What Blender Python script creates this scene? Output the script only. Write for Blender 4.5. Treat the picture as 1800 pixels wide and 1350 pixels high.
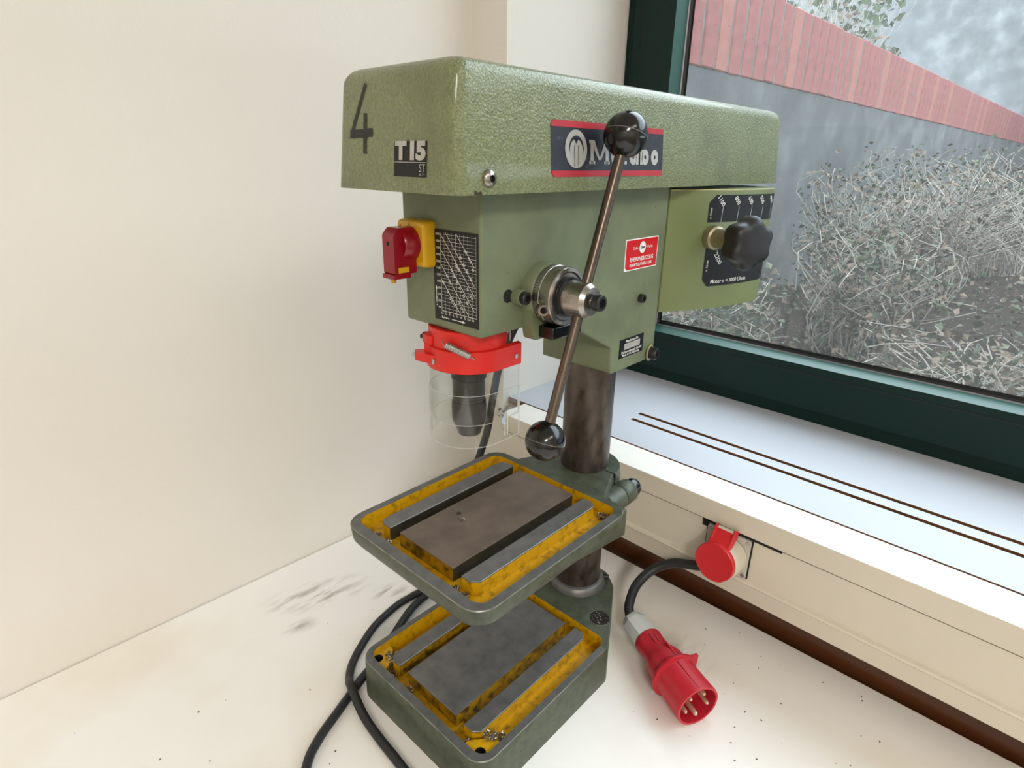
import bpy, bmesh, math, random
from mathutils import Vector, Matrix
from mathutils.geometry import tessellate_polygon
random.seed(7)
PI = math.pi
sc = bpy.context.scene
for o in list(bpy.data.objects):
    bpy.data.objects.remove(o)

# ------------------------------------------------------------------ camera, world, lights, exposure
TH = -0.0282                                   # the room is turned a little against the machine
cam = bpy.data.cameras.new('camera')
cam_o = bpy.data.objects.new('camera', cam)
sc.collection.objects.link(cam_o)
sc.camera = cam_o
YAW, PITCH, ROLL = 0.7437, 0.3613, 0.0164
f = Vector((math.cos(YAW)*math.cos(PITCH), math.sin(YAW)*math.cos(PITCH), -math.sin(PITCH)))
r0 = Vector((math.sin(YAW), -math.cos(YAW), 0)); u0 = r0.cross(f)
r1 = math.cos(ROLL)*r0 + math.sin(ROLL)*u0
u1 = -math.sin(ROLL)*r0 + math.cos(ROLL)*u0
mw = Matrix.Identity(4)
for i in range(3):
    mw[i][0] = r1[i]; mw[i][1] = u1[i]; mw[i][2] = -f[i]
mw.translation = Vector((-0.5559, -0.384, 0.5883))
cam_o.matrix_world = mw
cam.sensor_fit = 'HORIZONTAL'; cam.sensor_width = 36.0
cam.lens = 1042.9145/1800*36.0
cam.clip_start = 0.02; cam.clip_end = 200

w = bpy.data.worlds.new('overcast_sky'); sc.world = w; w.use_nodes = True
bg = w.node_tree.nodes['Background']
bg.inputs[0].default_value = (0.80, 0.90, 1.0, 1); bg.inputs[1].default_value = 5.6

def lin(c):
    return tuple(((x/255)/12.92 if x/255 <= .04045 else ((x/255+.055)/1.055)**2.4) for x in c)

def area(name, loc, rot, sx, sy, power, col, portal=False):
    l = bpy.data.lights.new(name, 'AREA'); l.shape = 'RECTANGLE'; l.size = sx; l.size_y = sy
    l.energy = power; l.color = col
    o = bpy.data.objects.new(name, l); sc.collection.objects.link(o)
    o.location = loc; o.rotation_euler = rot
    if portal: l.cycles.is_portal = True
    return o
# two ceiling lamps of the room and the daylight portal in the window opening
area('ceiling_lamp_light', (-2.3, -2.2, 1.93), (0, 0, 0.3), 1.3, .40, 76, (1.0, .955, .90))
area('ceiling_lamp_light', (-0.6, -2.0, 1.93), (0, 0, 0.3), 1.3, .40, 12, (1.0, .955, .90))
area('window_portal', (0.50, -0.66, 0.95), (0, PI/2, TH), 1.5, 1.95, 1, (1, 1, 1), True)

sc.view_settings.view_transform = 'Standard'
sc.view_settings.look = 'None'
sc.view_settings.gamma = 1
sc.view_settings.use_curve_mapping = False
sc.view_settings.exposure = 0.06
sc.cycles.max_bounces = 10
sc.cycles.diffuse_bounces = 6
sc.cycles.transparent_max_bounces = 16
sc.cycles.caustics_reflective = False
sc.cycles.caustics_refractive = False
sc.cycles.sample_clamp_indirect = 6

# ------------------------------------------------------------------ materials
MATS = {}
def mat(name, col, rough=.5, metal=0., var=0., vscale=20., col2=None, bump=0., bscale=200., bdist=.001,
        spec=.5, coat=0., streak=None, spots=None, rvar=0., detail=4, c2scale=None, c2lo=.45, c2hi=.7, bdetail=2):
    m = bpy.data.materials.new(name); m.use_nodes = True
    nt = m.node_tree; N = nt.nodes; L = nt.links
    b = N['Principled BSDF']
    b.inputs['Roughness'].default_value = rough; b.inputs['Metallic'].default_value = metal
    b.inputs['Specular IOR Level'].default_value = spec
    if coat: b.inputs['Coat Weight'].default_value = coat; b.inputs['Coat Roughness'].default_value = .08
    c = lin(col)
    b.inputs['Base Color'].default_value = (*c, 1)
    tc = N.new('ShaderNodeTexCoord')
    vec = tc.outputs['Object']
    if streak:
        mp = N.new('ShaderNodeMapping'); mp.inputs['Scale'].default_value = streak
        L.new(vec, mp.inputs['Vector']); vecs = mp.outputs['Vector']
    else: vecs = vec
    cur = None
    def noise(scale, det, v):
        n = N.new('ShaderNodeTexNoise'); n.inputs['Scale'].default_value = scale; n.inputs['Detail'].default_value = det
        L.new(v, n.inputs['Vector']); return n
    def ramp(src, lo, hi):
        r = N.new('ShaderNodeMapRange'); r.inputs['From Min'].default_value = lo; r.inputs['From Max'].default_value = hi
        L.new(src, r.inputs['Value']); return r.outputs[0]
    def mix(a, bcol, fac):
        x = N.new('ShaderNodeMix'); x.data_type = 'RGBA'
        if isinstance(a, tuple): x.inputs['A'].default_value = (*a, 1)
        else: L.new(a, x.inputs['A'])
        x.inputs['B'].default_value = (*bcol, 1)
        L.new(fac, x.inputs['Factor']); return x.outputs['Result']
    cur = c
    if col2:
        n = noise(c2scale or vscale, detail, vecs)
        cur = mix(cur, lin(col2), ramp(n.outputs['Fac'], c2lo, c2hi))
    if var:
        n = noise(vscale, detail, vecs)
        d = tuple(x*(1-var) for x in c)
        cur = mix(cur, d, ramp(n.outputs['Fac'], .35, .75))
    if spots:                                   # (colour, scale, threshold)
        n = noise(spots[1], 3, vec)
        cur = mix(cur, lin(spots[0]), ramp(n.outputs['Fac'], spots[2], spots[2]+.05))
    if not isinstance(cur, tuple): L.new(cur, b.inputs['Base Color'])
    if rvar:
        n = noise(vscale*1.7, 3, vecs)
        r = N.new('ShaderNodeMapRange'); r.inputs['To Min'].default_value = max(.05, rough-rvar); r.inputs['To Max'].default_value = min(1, rough+rvar)
        L.new(n.outputs['Fac'], r.inputs['Value']); L.new(r.outputs[0], b.inputs['Roughness'])
    if bump:
        n = noise(bscale, bdetail, vecs)
        bp = N.new('ShaderNodeBump'); bp.inputs['Strength'].default_value = bump; bp.inputs['Distance'].default_value = bdist
        L.new(n.outputs['Fac'], bp.inputs['Height']); L.new(bp.outputs[0], b.inputs['Normal'])
    MATS[name] = m
    return m

mat('hammered_green', (126, 134, 94), .34, var=.40, vscale=430, bump=1.0, bscale=560, bdist=.0012, col2=(92, 96, 64), c2scale=16, c2lo=.48, c2hi=.85, spots=((70, 74, 54), 300, .72), coat=.30, bdetail=1, detail=3)
mat('cast_green', (110, 119, 90), .46, var=.28, vscale=32, bump=.25, bscale=600, bdist=.0004, spots=((52, 58, 42), 260, .73), detail=7)
mat('base_green', (76, 83, 66), .42, var=.5, vscale=70, bump=.3, bscale=320, bdist=.0006, spots=((40, 42, 34), 240, .66), detail=8)
mat('sheet_green', (114, 124, 82), .28, var=.12, vscale=14, bump=.06, bscale=500, bdist=.0003)
mat('ground_steel', (122, 121, 120), .40, metal=.55, var=.35, vscale=60, rvar=.1, bump=.05, bscale=700, bdist=.0003, detail=7)
mat('stained_steel', (120, 106, 96), .38, metal=.5, var=.35, vscale=40, rvar=.1, bump=.05, bscale=700, bdist=.0003, detail=8)
mat('rim_iron', (112, 112, 110), .42, metal=.45, var=.35, vscale=80, bump=.1, bscale=500, bdist=.0004, detail=7)
mat('worn_edge', (150, 150, 143), .35, metal=.6, var=.6, vscale=90)
mat('yellow_paint', (196, 150, 8), .38, col2=(112, 76, 4), c2scale=130, c2lo=.50, c2hi=.78, bump=.3, bscale=300, bdist=.0006, detail=8)
mat('dirty_yellow', (150, 112, 10), .40, col2=(48, 38, 12), c2scale=110, c2lo=.42, c2hi=.66, bump=.3, bscale=300, bdist=.0008, detail=8)
mat('grime', (52, 46, 32), .45, var=.5, vscale=120, detail=8)
mat('column_steel', (100, 91, 84), .34, metal=.75, var=.45, vscale=30, streak=(1, 1, .5), rvar=.12, col2=(62, 52, 45), c2scale=90, detail=8)
mat('dark_steel', (50, 50, 51), .36, metal=.5, var=.3, vscale=60)
mat('bright_steel', (170, 164, 156), .28, metal=.95, var=.25, vscale=50, rvar=.1)
mat('rod_steel', (104, 92, 82), .30, metal=.8, var=.4, vscale=40, rvar=.1)
mat('zinc', (190, 190, 186), .30, metal=.9)
mat('brass_grey', (166, 160, 110), .38, metal=.35, var=.2, vscale=60)
mat('black_plastic', (12, 12, 13), .16, spec=.6, bump=.02, bscale=90)
mat('seam_grey', (96, 92, 86), .4)
mat('knob_black', (26, 25, 25), .42, bump=.08, bscale=500, bdist=.0003)
mat('black_print', (15, 15, 17), .42, var=.2, vscale=60, spec=.35)
mat('navy_print', (34, 36, 48), .42, var=.35, vscale=70, spots=((58, 60, 70), 220, .62))
mat('red_print', (176, 34, 48), .42, var=.15, vscale=70)
mat('bright_red_print', (196, 14, 26), .35)
mat('white_print', (226, 226, 220), .45)
mat('silver_print', (186, 184, 178), .38, metal=.3, var=.2, vscale=120)
mat('marker_ink', (28, 27, 26), .5)
mat('guard_red', (206, 32, 24), .38, var=.08, vscale=40)
mat('plug_red', (182, 30, 46), .42, var=.06, vscale=30, bump=.05, bscale=600, bdist=.0003)
mat('socket_red', (196, 30, 38), .40, var=.06, vscale=30)
mat('switch_red', (130, 4, 22), .25)
mat('switch_yellow', (196, 150, 20), .35)
mat('plug_grey', (202, 204, 202), .45)
mat('socket_beige', (200, 193, 178), .45)
mat('socket_grey', (186, 182, 172), .5)
mat('brass', (228, 204, 180), .3, metal=.8)
mat('cable_black', (34, 35, 37), .5, bump=.05, bscale=500, bdist=.0003)
mat('chip_metal', (190, 182, 170), .25, metal=.9)
mat('crumb_dark', (96, 88, 78), .8)
mat('hole_black', (8, 8, 8), .8)
mat('dirt', (62, 48, 34), .8, var=.5, vscale=300, bump=.8, bscale=500, bdist=.002)

mat('wall_plaster', (226, 221, 213), .85, var=.03, vscale=3, bump=.35, bscale=260, bdist=.0008, spec=.2)
mat('reveal_plaster', (232, 230, 226), .85, var=.03, vscale=5, bump=.25, bscale=200, bdist=.0006, spec=.2)
mat('ceiling_white', (236, 234, 228), .9)
mat('floor_lino', (140, 132, 120), .6, var=.15, vscale=8)
mat('sill_white', (190, 194, 203), .40, var=.03, vscale=6)
mat('sill_edge', (112, 74, 40), .6, var=.3, vscale=60)
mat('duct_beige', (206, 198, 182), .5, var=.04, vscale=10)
mat('duct_top_lit', (240, 238, 232), .5, var=.05, vscale=40)  # duct beige whitened: window light on the top is in the colour
mat('wood_brown', (84, 48, 26), .28, var=.6, vscale=30, streak=(1, .06, 1), coat=.3)
mat('frame_green', (7, 36, 32), .42, var=.12, vscale=5, spec=.25)
mat('frame_bevel_lit', (46, 86, 78), .35)  # frame green lightened: daylight on the bead is put into the colour
mat('gasket', (14, 14, 18), .5)
mat('spacer', (150, 150, 160), .35, metal=.7)
mat('mortar', (128, 116, 110), .95, var=.4, vscale=25, bump=.5, bscale=120, bdist=.003)
mat('brick_red', (156, 98, 96), .85, var=.28, vscale=22, bump=.5, bscale=120, bdist=.003, spots=((84, 58, 56), 110, .66), spec=.2)
mat('brick_pale', (166, 110, 102), .85, var=.25, vscale=22, bump=.5, bscale=120, bdist=.003, spots=((92, 66, 60), 100, .66), spec=.2)
mat('concrete', (104, 107, 109), .9, var=.35, vscale=4, bump=.4, bscale=60, bdist=.004, col2=(128, 130, 130), c2scale=6, spec=.2)
mat('soil', (48, 43, 38), .95, var=.5, vscale=9, bump=.8, bscale=40, bdist=.02, spots=((112, 102, 90), 60, .62), spec=.1)
mat('leaf_green', (84, 98, 74), .6, var=.5, vscale=9)
mat('leaf_dark', (56, 70, 54), .6, var=.5, vscale=9)
mat('leaf_dry', (128, 112, 98), .8, var=.4, vscale=9)
mat('twig', (172, 166, 156), .85, var=.5, vscale=20)
mat('shaft_steel', (158, 146, 118), .34, metal=.55, var=.2, vscale=40)

def mat_desk():
    m = mat('desk_white', (247, 245, 241), .42, col2=(240, 232, 218), c2scale=5, c2lo=.50, c2hi=.75, detail=3, bump=.05, bscale=90, bdist=.0003)
    nt = m.node_tree; N = nt.nodes; L = nt.links; b = N['Principled BSDF']
    src = b.inputs['Base Color'].links[0].from_socket
    tc = N.new('ShaderNodeTexCoord')
    # grey rubbed smudges at two places
    last = src
    for (cx, cy, rx, ry, amt) in ((-.235, .285, .085, .035, .30), (-.285, .245, .030, .018, .20), (-.16, .215, .030, .020, .28), (.03, -.15, .04, .05, .12)):
        mp = N.new('ShaderNodeMapping'); mp.vector_type = 'TEXTURE'
        mp.inputs['Location'].default_value = (cx, cy, 0); mp.inputs['Rotation'].default_value = (0, 0, -.35); mp.inputs['Scale'].default_value = (rx, ry, 1)
        L.new(tc.outputs['Object'], mp.inputs['Vector'])
        g = N.new('ShaderNodeTexGradient'); g.gradient_type = 'SPHERICAL'
        L.new(mp.outputs['Vector'], g.inputs['Vector'])
        n = N.new('ShaderNodeTexNoise'); n.inputs['Scale'].default_value = 90; n.inputs['Detail'].default_value = 6
        mp2 = N.new('ShaderNodeMapping'); mp2.inputs['Scale'].default_value = (.25, 1, 1); mp2.inputs['Rotation'].default_value = (0, 0, .2)
        L.new(tc.outputs['Object'], mp2.inputs['Vector']); L.new(mp2.outputs[0], n.inputs['Vector'])
        r = N.new('ShaderNodeMapRange'); r.inputs['From Min'].default_value = .45; r.inputs['From Max'].default_value = .72; r.inputs['To Max'].default_value = amt*2
        L.new(n.outputs['Fac'], r.inputs['Value'])
        mu = N.new('ShaderNodeMath'); mu.operation = 'MULTIPLY'; L.new(g.outputs['Fac'], mu.inputs[0]); L.new(r.outputs[0], mu.inputs[1])
        mu2 = N.new('ShaderNodeMath'); mu2.operation = 'MULTIPLY'; mu2.use_clamp = True; L.new(mu.outputs[0], mu2.inputs[0]); mu2.inputs[1].default_value = 2.2
        x = N.new('ShaderNodeMix'); x.data_type = 'RGBA'; L.new(last, x.inputs['A']); x.inputs['B'].default_value = (*lin((150, 140, 128)), 1)
        L.new(mu2.outputs[0], x.inputs['Factor']); last = x.outputs['Result']
    L.new(last, b.inputs['Base Color'])
mat_desk()

def mat_clear(name, tint, gloss_min, rough=.03, white=0.):
    m = bpy.data.materials.new(name); m.use_nodes = True
    nt = m.node_tree; N = nt.nodes; L = nt.links
    N.remove(N['Principled BSDF']); out = N['Material Output']
    tr = N.new('ShaderNodeBsdfTransparent'); tr.inputs[0].default_value = (*tint, 1)
    gl = N.new('ShaderNodeBsdfGlossy'); gl.inputs['Roughness'].default_value = rough
    lw = N.new('ShaderNodeLayerWeight'); lw.inputs['Blend'].default_value = .5
    pw = N.new('ShaderNodeMath'); pw.operation = 'POWER'; L.new(lw.outputs['Facing'], pw.inputs[0]); pw.inputs[1].default_value = 5
    sc2 = N.new('ShaderNodeMath'); sc2.operation = 'MULTIPLY_ADD'; L.new(pw.outputs[0], sc2.inputs[0]); sc2.inputs[1].default_value = .55; sc2.inputs[2].default_value = .022
    ad = N.new('ShaderNodeMath'); ad.operation = 'ADD'; ad.use_clamp = True; ad.inputs[1].default_value = gloss_min; L.new(sc2.outputs[0], ad.inputs[0])
    mx = N.new('ShaderNodeMixShader'); L.new(ad.outputs[0], mx.inputs[0]); L.new(tr.outputs[0], mx.inputs[1]); L.new(gl.outputs[0], mx.inputs[2])
    last = mx.outputs[0]
    if white:
        d = N.new('ShaderNodeBsdfDiffuse'); d.inputs[0].default_value = (.9, .9, .9, 1)
        t = N.new('ShaderNodeBsdfTranslucent'); t.inputs[0].default_value = (.9, .9, .9, 1)
        dm = N.new('ShaderNodeMixShader'); dm.inputs[0].default_value = .5; L.new(d.outputs[0], dm.inputs[1]); L.new(t.outputs[0], dm.inputs[2])
        m2 = N.new('ShaderNodeMixShader'); m2.inputs[0].default_value = white; L.new(last, m2.inputs[1]); L.new(dm.outputs[0], m2.inputs[2]); last = m2.outputs[0]
    L.new(last, out.inputs['Surface'])
    MATS[name] = m
mat_clear('clear_plastic', (.965, .97, .96), 0.012, .06)
mat_clear('clear_edge', (.95, .95, .94), .05, .1, .85)
mat_clear('window_glass', (.96, .98, .97), .0, .0, .05)

# ------------------------------------------------------------------ mesh helpers
class MB:
    def __init__(self): self.v = []; self.f = []; self.m = []; self.mats = []
    def mi(self, name):
        if name not in self.mats: self.mats.append(name)
        return self.mats.index(name)
    def add(self, vs, fs, m):
        o = len(self.v); self.v += [tuple(p) for p in vs]; k = self.mi(m)
        for q in fs: self.f.append(tuple(i+o for i in q)); self.m.append(k)
    def box(self, x0, x1, y0, y1, z0, z1, m, top=None):
        vs = [(x, y, z) for z in (z0, z1) for y in (y0, y1) for x in (x0, x1)]
        self.add(vs, [(0, 2, 3, 1), (0, 1, 5, 4), (1, 3, 7, 5), (3, 2, 6, 7), (2, 0, 4, 6)], m)
        self.add(vs, [(4, 5, 7, 6)], top or m)
    def obox(self, c, ax, ay, az, hx, hy, hz, m):
        c = Vector(c); vs = [c+ax*(sx*hx)+ay*(sy*hy)+az*(sz*hz) for sz in (-1, 1) for sy in (-1, 1) for sx in (-1, 1)]
        self.add(vs, [(0, 2, 3, 1), (0, 1, 5, 4), (1, 3, 7, 5), (3, 2, 6, 7), (2, 0, 4, 6), (4, 5, 7, 6)], m)
    def rings(self, rings, m, close=True, cap0=None, cap1=None, mlist=None):
        n = len(rings[0]); o = len(self.v)
        for r in rings: self.v += [tuple(p) for p in r]
        for i in range(len(rings)-1):
            k = self.mi(mlist[i] if mlist else m)
            for j in range(n if close else n-1):
                a = o+i*n+j; b = o+i*n+(j+1) % n
                self.f.append((a, b, b+n, a+n)); self.m.append(k)
        if cap0: self.poly(rings[0], cap0, True)
        if cap1: self.poly(rings[-1], cap1)
    def poly(self, pts, m, flip=False):
        pts = [Vector(p) for p in pts]; o = len(self.v); k = self.mi(m)
        self.v += [tuple(p) for p in pts]
        for t in tessellate_polygon([pts]):
            self.f.append(tuple(o+i for i in (reversed(t) if flip else t))); self.m.append(k)
    def prism(self, pts, z0, z1, m, top=None, bottom=True):
        a = [(p[0], p[1], z0) for p in pts]; b = [(p[0], p[1], z1) for p in pts]
        self.rings([a, b], m, True, m if bottom else None, top or m)
    def lathe(self, prof, origin, axis, m, n=32, caps=True, mlist=None, ref=None):
        origin = Vector(origin); axis = Vector(axis).normalized()
        e1 = Vector(ref) if ref else (Vector((0, 0, 1)) if abs(axis.z) < .9 else Vector((1, 0, 0)))
        e1 = (e1-axis*e1.dot(axis)).normalized(); e2 = axis.cross(e1)
        R = []
        for (s, r) in prof:
            R.append([origin+axis*s+(e1*math.cos(2*PI*j/n)+e2*math.sin(2*PI*j/n))*max(r, 1e-5) for j in range(n)])
        self.rings(R, m, True, (mlist[0] if mlist else m) if caps else None, (mlist[-1] if mlist else m) if caps else None, mlist)
    def tube(self, path, r, m, n=12, caps=True):
        P = [Vector(p) for p in path]; k = len(P); R = []
        t = (P[1]-P[0]).normalized()
        e = Vector((0, 0, 1)) if abs(t.z) < .9 else Vector((1, 0, 0)); e = (e-t*e.dot(t)).normalized()
        for i in range(k):
            t = (P[min(i+1, k-1)]-P[max(i-1, 0)]).normalized()
            e = (e-t*e.dot(t)).normalized(); b = t.cross(e)
            rr = r[i] if isinstance(r, (list, tuple)) else r
            R.append([P[i]+(e*math.cos(2*PI*j/n)+b*math.sin(2*PI*j/n))*rr for j in range(n)])
        self.rings(R, m, True, m if caps else None, m if caps else None)
    def build(self, name, parent=None, bevel=0, seg=2, smooth=35, angle=40, weld=True):
        me = bpy.data.meshes.new(name)
        me.from_pydata(self.v, [], self.f)
        for mm in self.mats: me.materials.append(MATS[mm])
        me.polygons.foreach_set('material_index', self.m)
        if weld:
            bm = bmesh.new(); bm.from_mesh(me)
            bmesh.ops.remove_doubles(bm, verts=bm.verts, dist=1e-6)
            bmesh.ops.dissolve_degenerate(bm, dist=1e-7, edges=bm.edges)
            bmesh.ops.recalc_face_normals(bm, faces=bm.faces)
            bm.to_mesh(me); bm.free()
        me.update()
        if smooth:
            me.shade_smooth(); me.set_sharp_from_angle(angle=math.radians(smooth))
        o = bpy.data.objects.new(name, me); sc.collection.objects.link(o)
        if parent: o.parent = parent
        if bevel:
            b = o.modifiers.new('bevel', 'BEVEL'); b.width = bevel; b.segments = seg; b.limit_method = 'ANGLE'; b.angle_limit = math.radians(angle)
            b.harden_normals = False
        return o

def empty(name, label=None, cat=None, loc=(0, 0, 0), parent=None, group=None, kind=None):
    o = bpy.data.objects.new(name, None); sc.collection.objects.link(o); o.location = loc
    o.empty_display_size = .05
    if label: o['label'] = label
    if cat: o['category'] = cat
    if group: o['group'] = group
    if kind: o['kind'] = kind
    if parent: o.parent = parent
    return o
def tag(o, label=None, cat=None, group=None, kind=None):
    if label: o['label'] = label
    if cat: o['category'] = cat
    if group: o['group'] = group
    if kind: o['kind'] = kind
    return o
def room(o, kind='structure'):
    o.rotation_euler = (0, 0, TH); o['kind'] = kind; return o

def rpoly(pts, rad, seg=6):
    out = []; n = len(pts)
    for i in range(n):
        p = Vector((*pts[i], 0)); a = Vector((*pts[i-1], 0)); b = Vector((*pts[(i+1) % n], 0))
        r = rad[i] if isinstance(rad, (list, tuple)) else rad
        if r <= 0: out.append((p.x, p.y)); continue
        d1 = (a-p).normalized(); d2 = (b-p).normalized()
        ang = d1.angle(d2); t = min(r/math.tan(ang/2), .49*(a-p).length, .49*(b-p).length); r = t*math.tan(ang/2)
        c = p+(d1+d2).normalized()*(r/math.sin(ang/2))
        s = p+d1*t-c; e = p+d2*t-c
        a0 = math.atan2(s.y, s.x); a1 = math.atan2(e.y, e.x); da = (a1-a0+PI) % (2*PI)-PI
        for k in range(seg+1):
            an = a0+da*k/seg; out.append((c.x+r*math.cos(an), c.y+r*math.sin(an)))
    return out
def catmull(P, n=8):
    P = [Vector(p) for p in P]; Q = [P[0]*2-P[1]]+P+[P[-1]*2-P[-2]]; out = []
    for i in range(1, len(Q)-2):
        for k in range(n):
            t = k/n; a, b, c, d = Q[i-1:i+3]
            out.append(.5*((2*b)+(c-a)*t+(2*a-5*b+4*c-d)*t*t+(3*b-a-3*c+d)*t**3))
    out.append(P[-1]); return out

_TC = {}
def text2d(s, size, bold=0., align='LEFT', spacing=1., xscale=1.):
    key = (s, size, bold, align, spacing, xscale)
    if key in _TC: return _TC[key]
    cu = bpy.data.curves.new('t', 'FONT'); cu.body = s; cu.size = size; cu.align_x = align; cu.align_y = 'CENTER'
    cu.offset = bold*size; cu.space_character = spacing; cu.resolution_u = 3; cu.fill_mode = 'FRONT'
    o = bpy.data.objects.new('t', cu); sc.collection.objects.link(o)
    dg = bpy.context.evaluated_depsgraph_get()
    me = bpy.data.meshes.new_from_object(o.evaluated_get(dg))
    vs = [(v.co.x*xscale, v.co.y) for v in me.vertices]; fs = [tuple(p.vertices) for p in me.polygons]
    bpy.data.objects.remove(o); bpy.data.curves.remove(cu); bpy.data.meshes.remove(me)
    _TC[key] = (vs, fs); return vs, fs

class Print:
    """flat print laid on a surface: fn(u, v, lift) -> point"""
    def __init__(self, mb, fn): self.mb = mb; self.fn = fn
    def poly(self, pts, m, lift):
        self.mb.poly([self.fn(u, v, lift) for u, v in pts], m)
    def rect(self, u0, u1, v0, v1, m, lift, nu=1):
        for i in range(nu):
            a = u0+(u1-u0)*i/nu; b = u0+(u1-u0)*(i+1)/nu
            self.mb.add([self.fn(a, v0, lift), self.fn(b, v0, lift), self.fn(b, v1, lift), self.fn(a, v1, lift)], [(0, 1, 2, 3)], m)
    def line(self, p, q, wd, m, lift):
        dx, dy = q[0]-p[0], q[1]-p[1]; l = math.hypot(dx, dy); nx, ny = -dy/l*wd/2, dx/l*wd/2
        self.mb.add([self.fn(p[0]+nx, p[1]+ny, lift), self.fn(p[0]-nx, p[1]-ny, lift), self.fn(q[0]-nx, q[1]-ny, lift), self.fn(q[0]+nx, q[1]+ny, lift)], [(0, 1, 2, 3)], m)
    def text(self, s, u, v, size, m, lift, rot=0., **k):
        vs, fs = text2d(s, size, **k); c, sn = math.cos(rot), math.sin(rot)
        self.mb.add([self.fn(u+x*c-y*sn, v+x*sn+y*c, lift) for x, y in vs], fs, m)
    def disc(self, u, v, r, m, lift, n=28, rx=1.):
        self.poly([(u+r*rx*math.cos(2*PI*i/n), v+r*math.sin(2*PI*i/n)) for i in range(n)], m, lift)
    def ring(self, u, v, r0, r1, m, lift, a0=0, a1=2*PI, n=28, rx=1.):
        for i in range(n):
            p = a0+(a1-a0)*i/n; q = a0+(a1-a0)*(i+1)/n
            self.mb.add([self.fn(u+r*rx*math.cos(t), v+r*math.sin(t), lift) for r, t in ((r0, p), (r1, p), (r1, q), (r0, q))], [(0, 1, 2, 3)], m)
def planefn(o, u, v):
    o = Vector(o); u = Vector(u).normalized(); v = Vector(v).normalized(); n = u.cross(v)
    return lambda a, b, l: o+u*a+v*b+n*l

X = Vector((1, 0, 0)); Y = Vector((0, 1, 0)); Z = Vector((0, 0, 1))

# ------------------------------------------------------------------ the room (coordinates along its own walls)
YR = .2955         # left reveal of the window
mb = MB(); mb.box(-3.5, .147, .371, .50, -.78, 2.0, 'wall_plaster'); room(mb.build('wall_left'))
for bx in ((.147, .52, YR, .50, -.78, 2.0), (.172, .52, -3.6, YR, -.78, .160), (.147, .52, -3.6, -1.6, .160, 2.0), (.147, .52, -1.6, YR, 1.70, 2.0)):
    mb = MB(); mb.box(*bx, 'wall_plaster'); room(mb.build('wall_window', smooth=0))
mb = MB(); mb.box(-3.62, -3.5, -3.7, .5, -.78, 2.0, 'wall_plaster'); room(mb.build('wall_back'))
mb = MB(); mb.box(-3.5, .52, -3.72, -3.6, -.78, 2.0, 'wall_plaster'); room(mb.build('wall_right'))
mb = MB(); mb.box(-3.6, .52, -3.7, .5, -.84, -.78, 'floor_lino'); room(mb.build('floor'))
mb = MB(); mb.box(-3.6, .52, -3.7, .5, 2.0, 2.06, 'ceiling_white'); room(mb.build('ceiling'))

# window: outer frame, sash, bevels, gasket, pane
win = empty('window_1'); room(win)
YL, YE, ZB, ZT = YR, -1.6, .190, 1.70
def frame_ring(mb, x0, x1, yl, ye, zb, zt, wl, wb, m):
    mb.box(x0, x1, yl-wl, yl, zb, zt, m); mb.box(x0, x1, ye, ye+wl, zb, zt, m)
    mb.box(x0, x1, ye+wl, yl-wl, zb, zb+wb, m); mb.box(x0, x1, ye+wl, yl-wl, zt-wb, zt, m)
mb = MB(); frame_ring(mb, .445, .50, YL, YE, ZB-.01, ZT, .030, .036, 'frame_green'); mb.build('outer_frame', win, .001, smooth=0)
mb = MB(); frame_ring(mb, .435, .49, YL-.020, YE+.02, ZB+.0235, ZT-.02, .066, .0585, 'frame_green'); mb.build('sash_frame', win, .0012, smooth=0)
mb = MB(); frame_ring(mb, .4345, .437, YL-.034, YE+.034, ZB+.081, ZT-.034, .001, .0016, 'gasket'); mb.build('frame_groove', win, smooth=0)
yi, ye2, zi, zt2 = YL-.086, YE+.086, ZB+.082, ZT-.079
# glazing bead, coloured lighter as daylit, sloping from the sash to the glass
def bead(mb, x0, off0, x1, off1, m):
    a = [(x0, yi-off0+0, zi+off0), (x0, ye2+off0, zi+off0), (x0, ye2+off0, zt2-off0), (x0, yi-off0, zt2-off0)]
    b = [(x1, yi-off1, zi+off1), (x1, ye2+off1, zi+off1), (x1, ye2+off1, zt2-off1), (x1, yi-off1, zt2-off1)]
    mb.rings([a, b], m)
mb = MB(); bead(mb, .4352, -.001, .4352, .0135, 'frame_green'); bead(mb, .4352, .0135, .464, .0185, 'frame_bevel_lit'); mb.build('glazing_bead', win, smooth=0)
mb = MB(); bead(mb, .464, .0185, .465, .0205, 'spacer'); bead(mb, .465, .0205, .4685, .0240, 'gasket'); bead(mb, .4685, .0240, .4685, .028, 'gasket'); mb.build('seal', win, smooth=0)
mb = MB(); mb.box(.470, .474, ye2-.02, yi+.02, zi-.01, zt2+.01, 'window_glass'); mb.build('pane', win, smooth=0)

# window board with two heating slots
sill = MB()
zs0, zs1 = .172, .190
S1, S2, hw = .2395, .2680, .0040
def sbox(x0, x1, y0, y1): sill.box(x0, x1, y0, y1, zs0, zs1, 'sill_edge', 'sill_white')
sbox(.1610, S1-hw, -1.6, YR)
sbox(S1-hw, S1+hw, .0858, YR); sbox(S1+hw, S2-hw, -1.6, YR); sbox(S2-hw, S2+hw, .090, YR)
sbox(S2+hw, .446, -1.6, YR)
sill.box(S1-hw, S1+hw, -1.6, .0858, .181, .1825, 'sill_edge'); sill.box(S2-hw, S2+hw, -1.6, .090, .181, .1825, 'sill_edge')
room(sill.build('trim_1', smooth=0))['label'] = 'white window board with two long heating slots'

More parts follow.
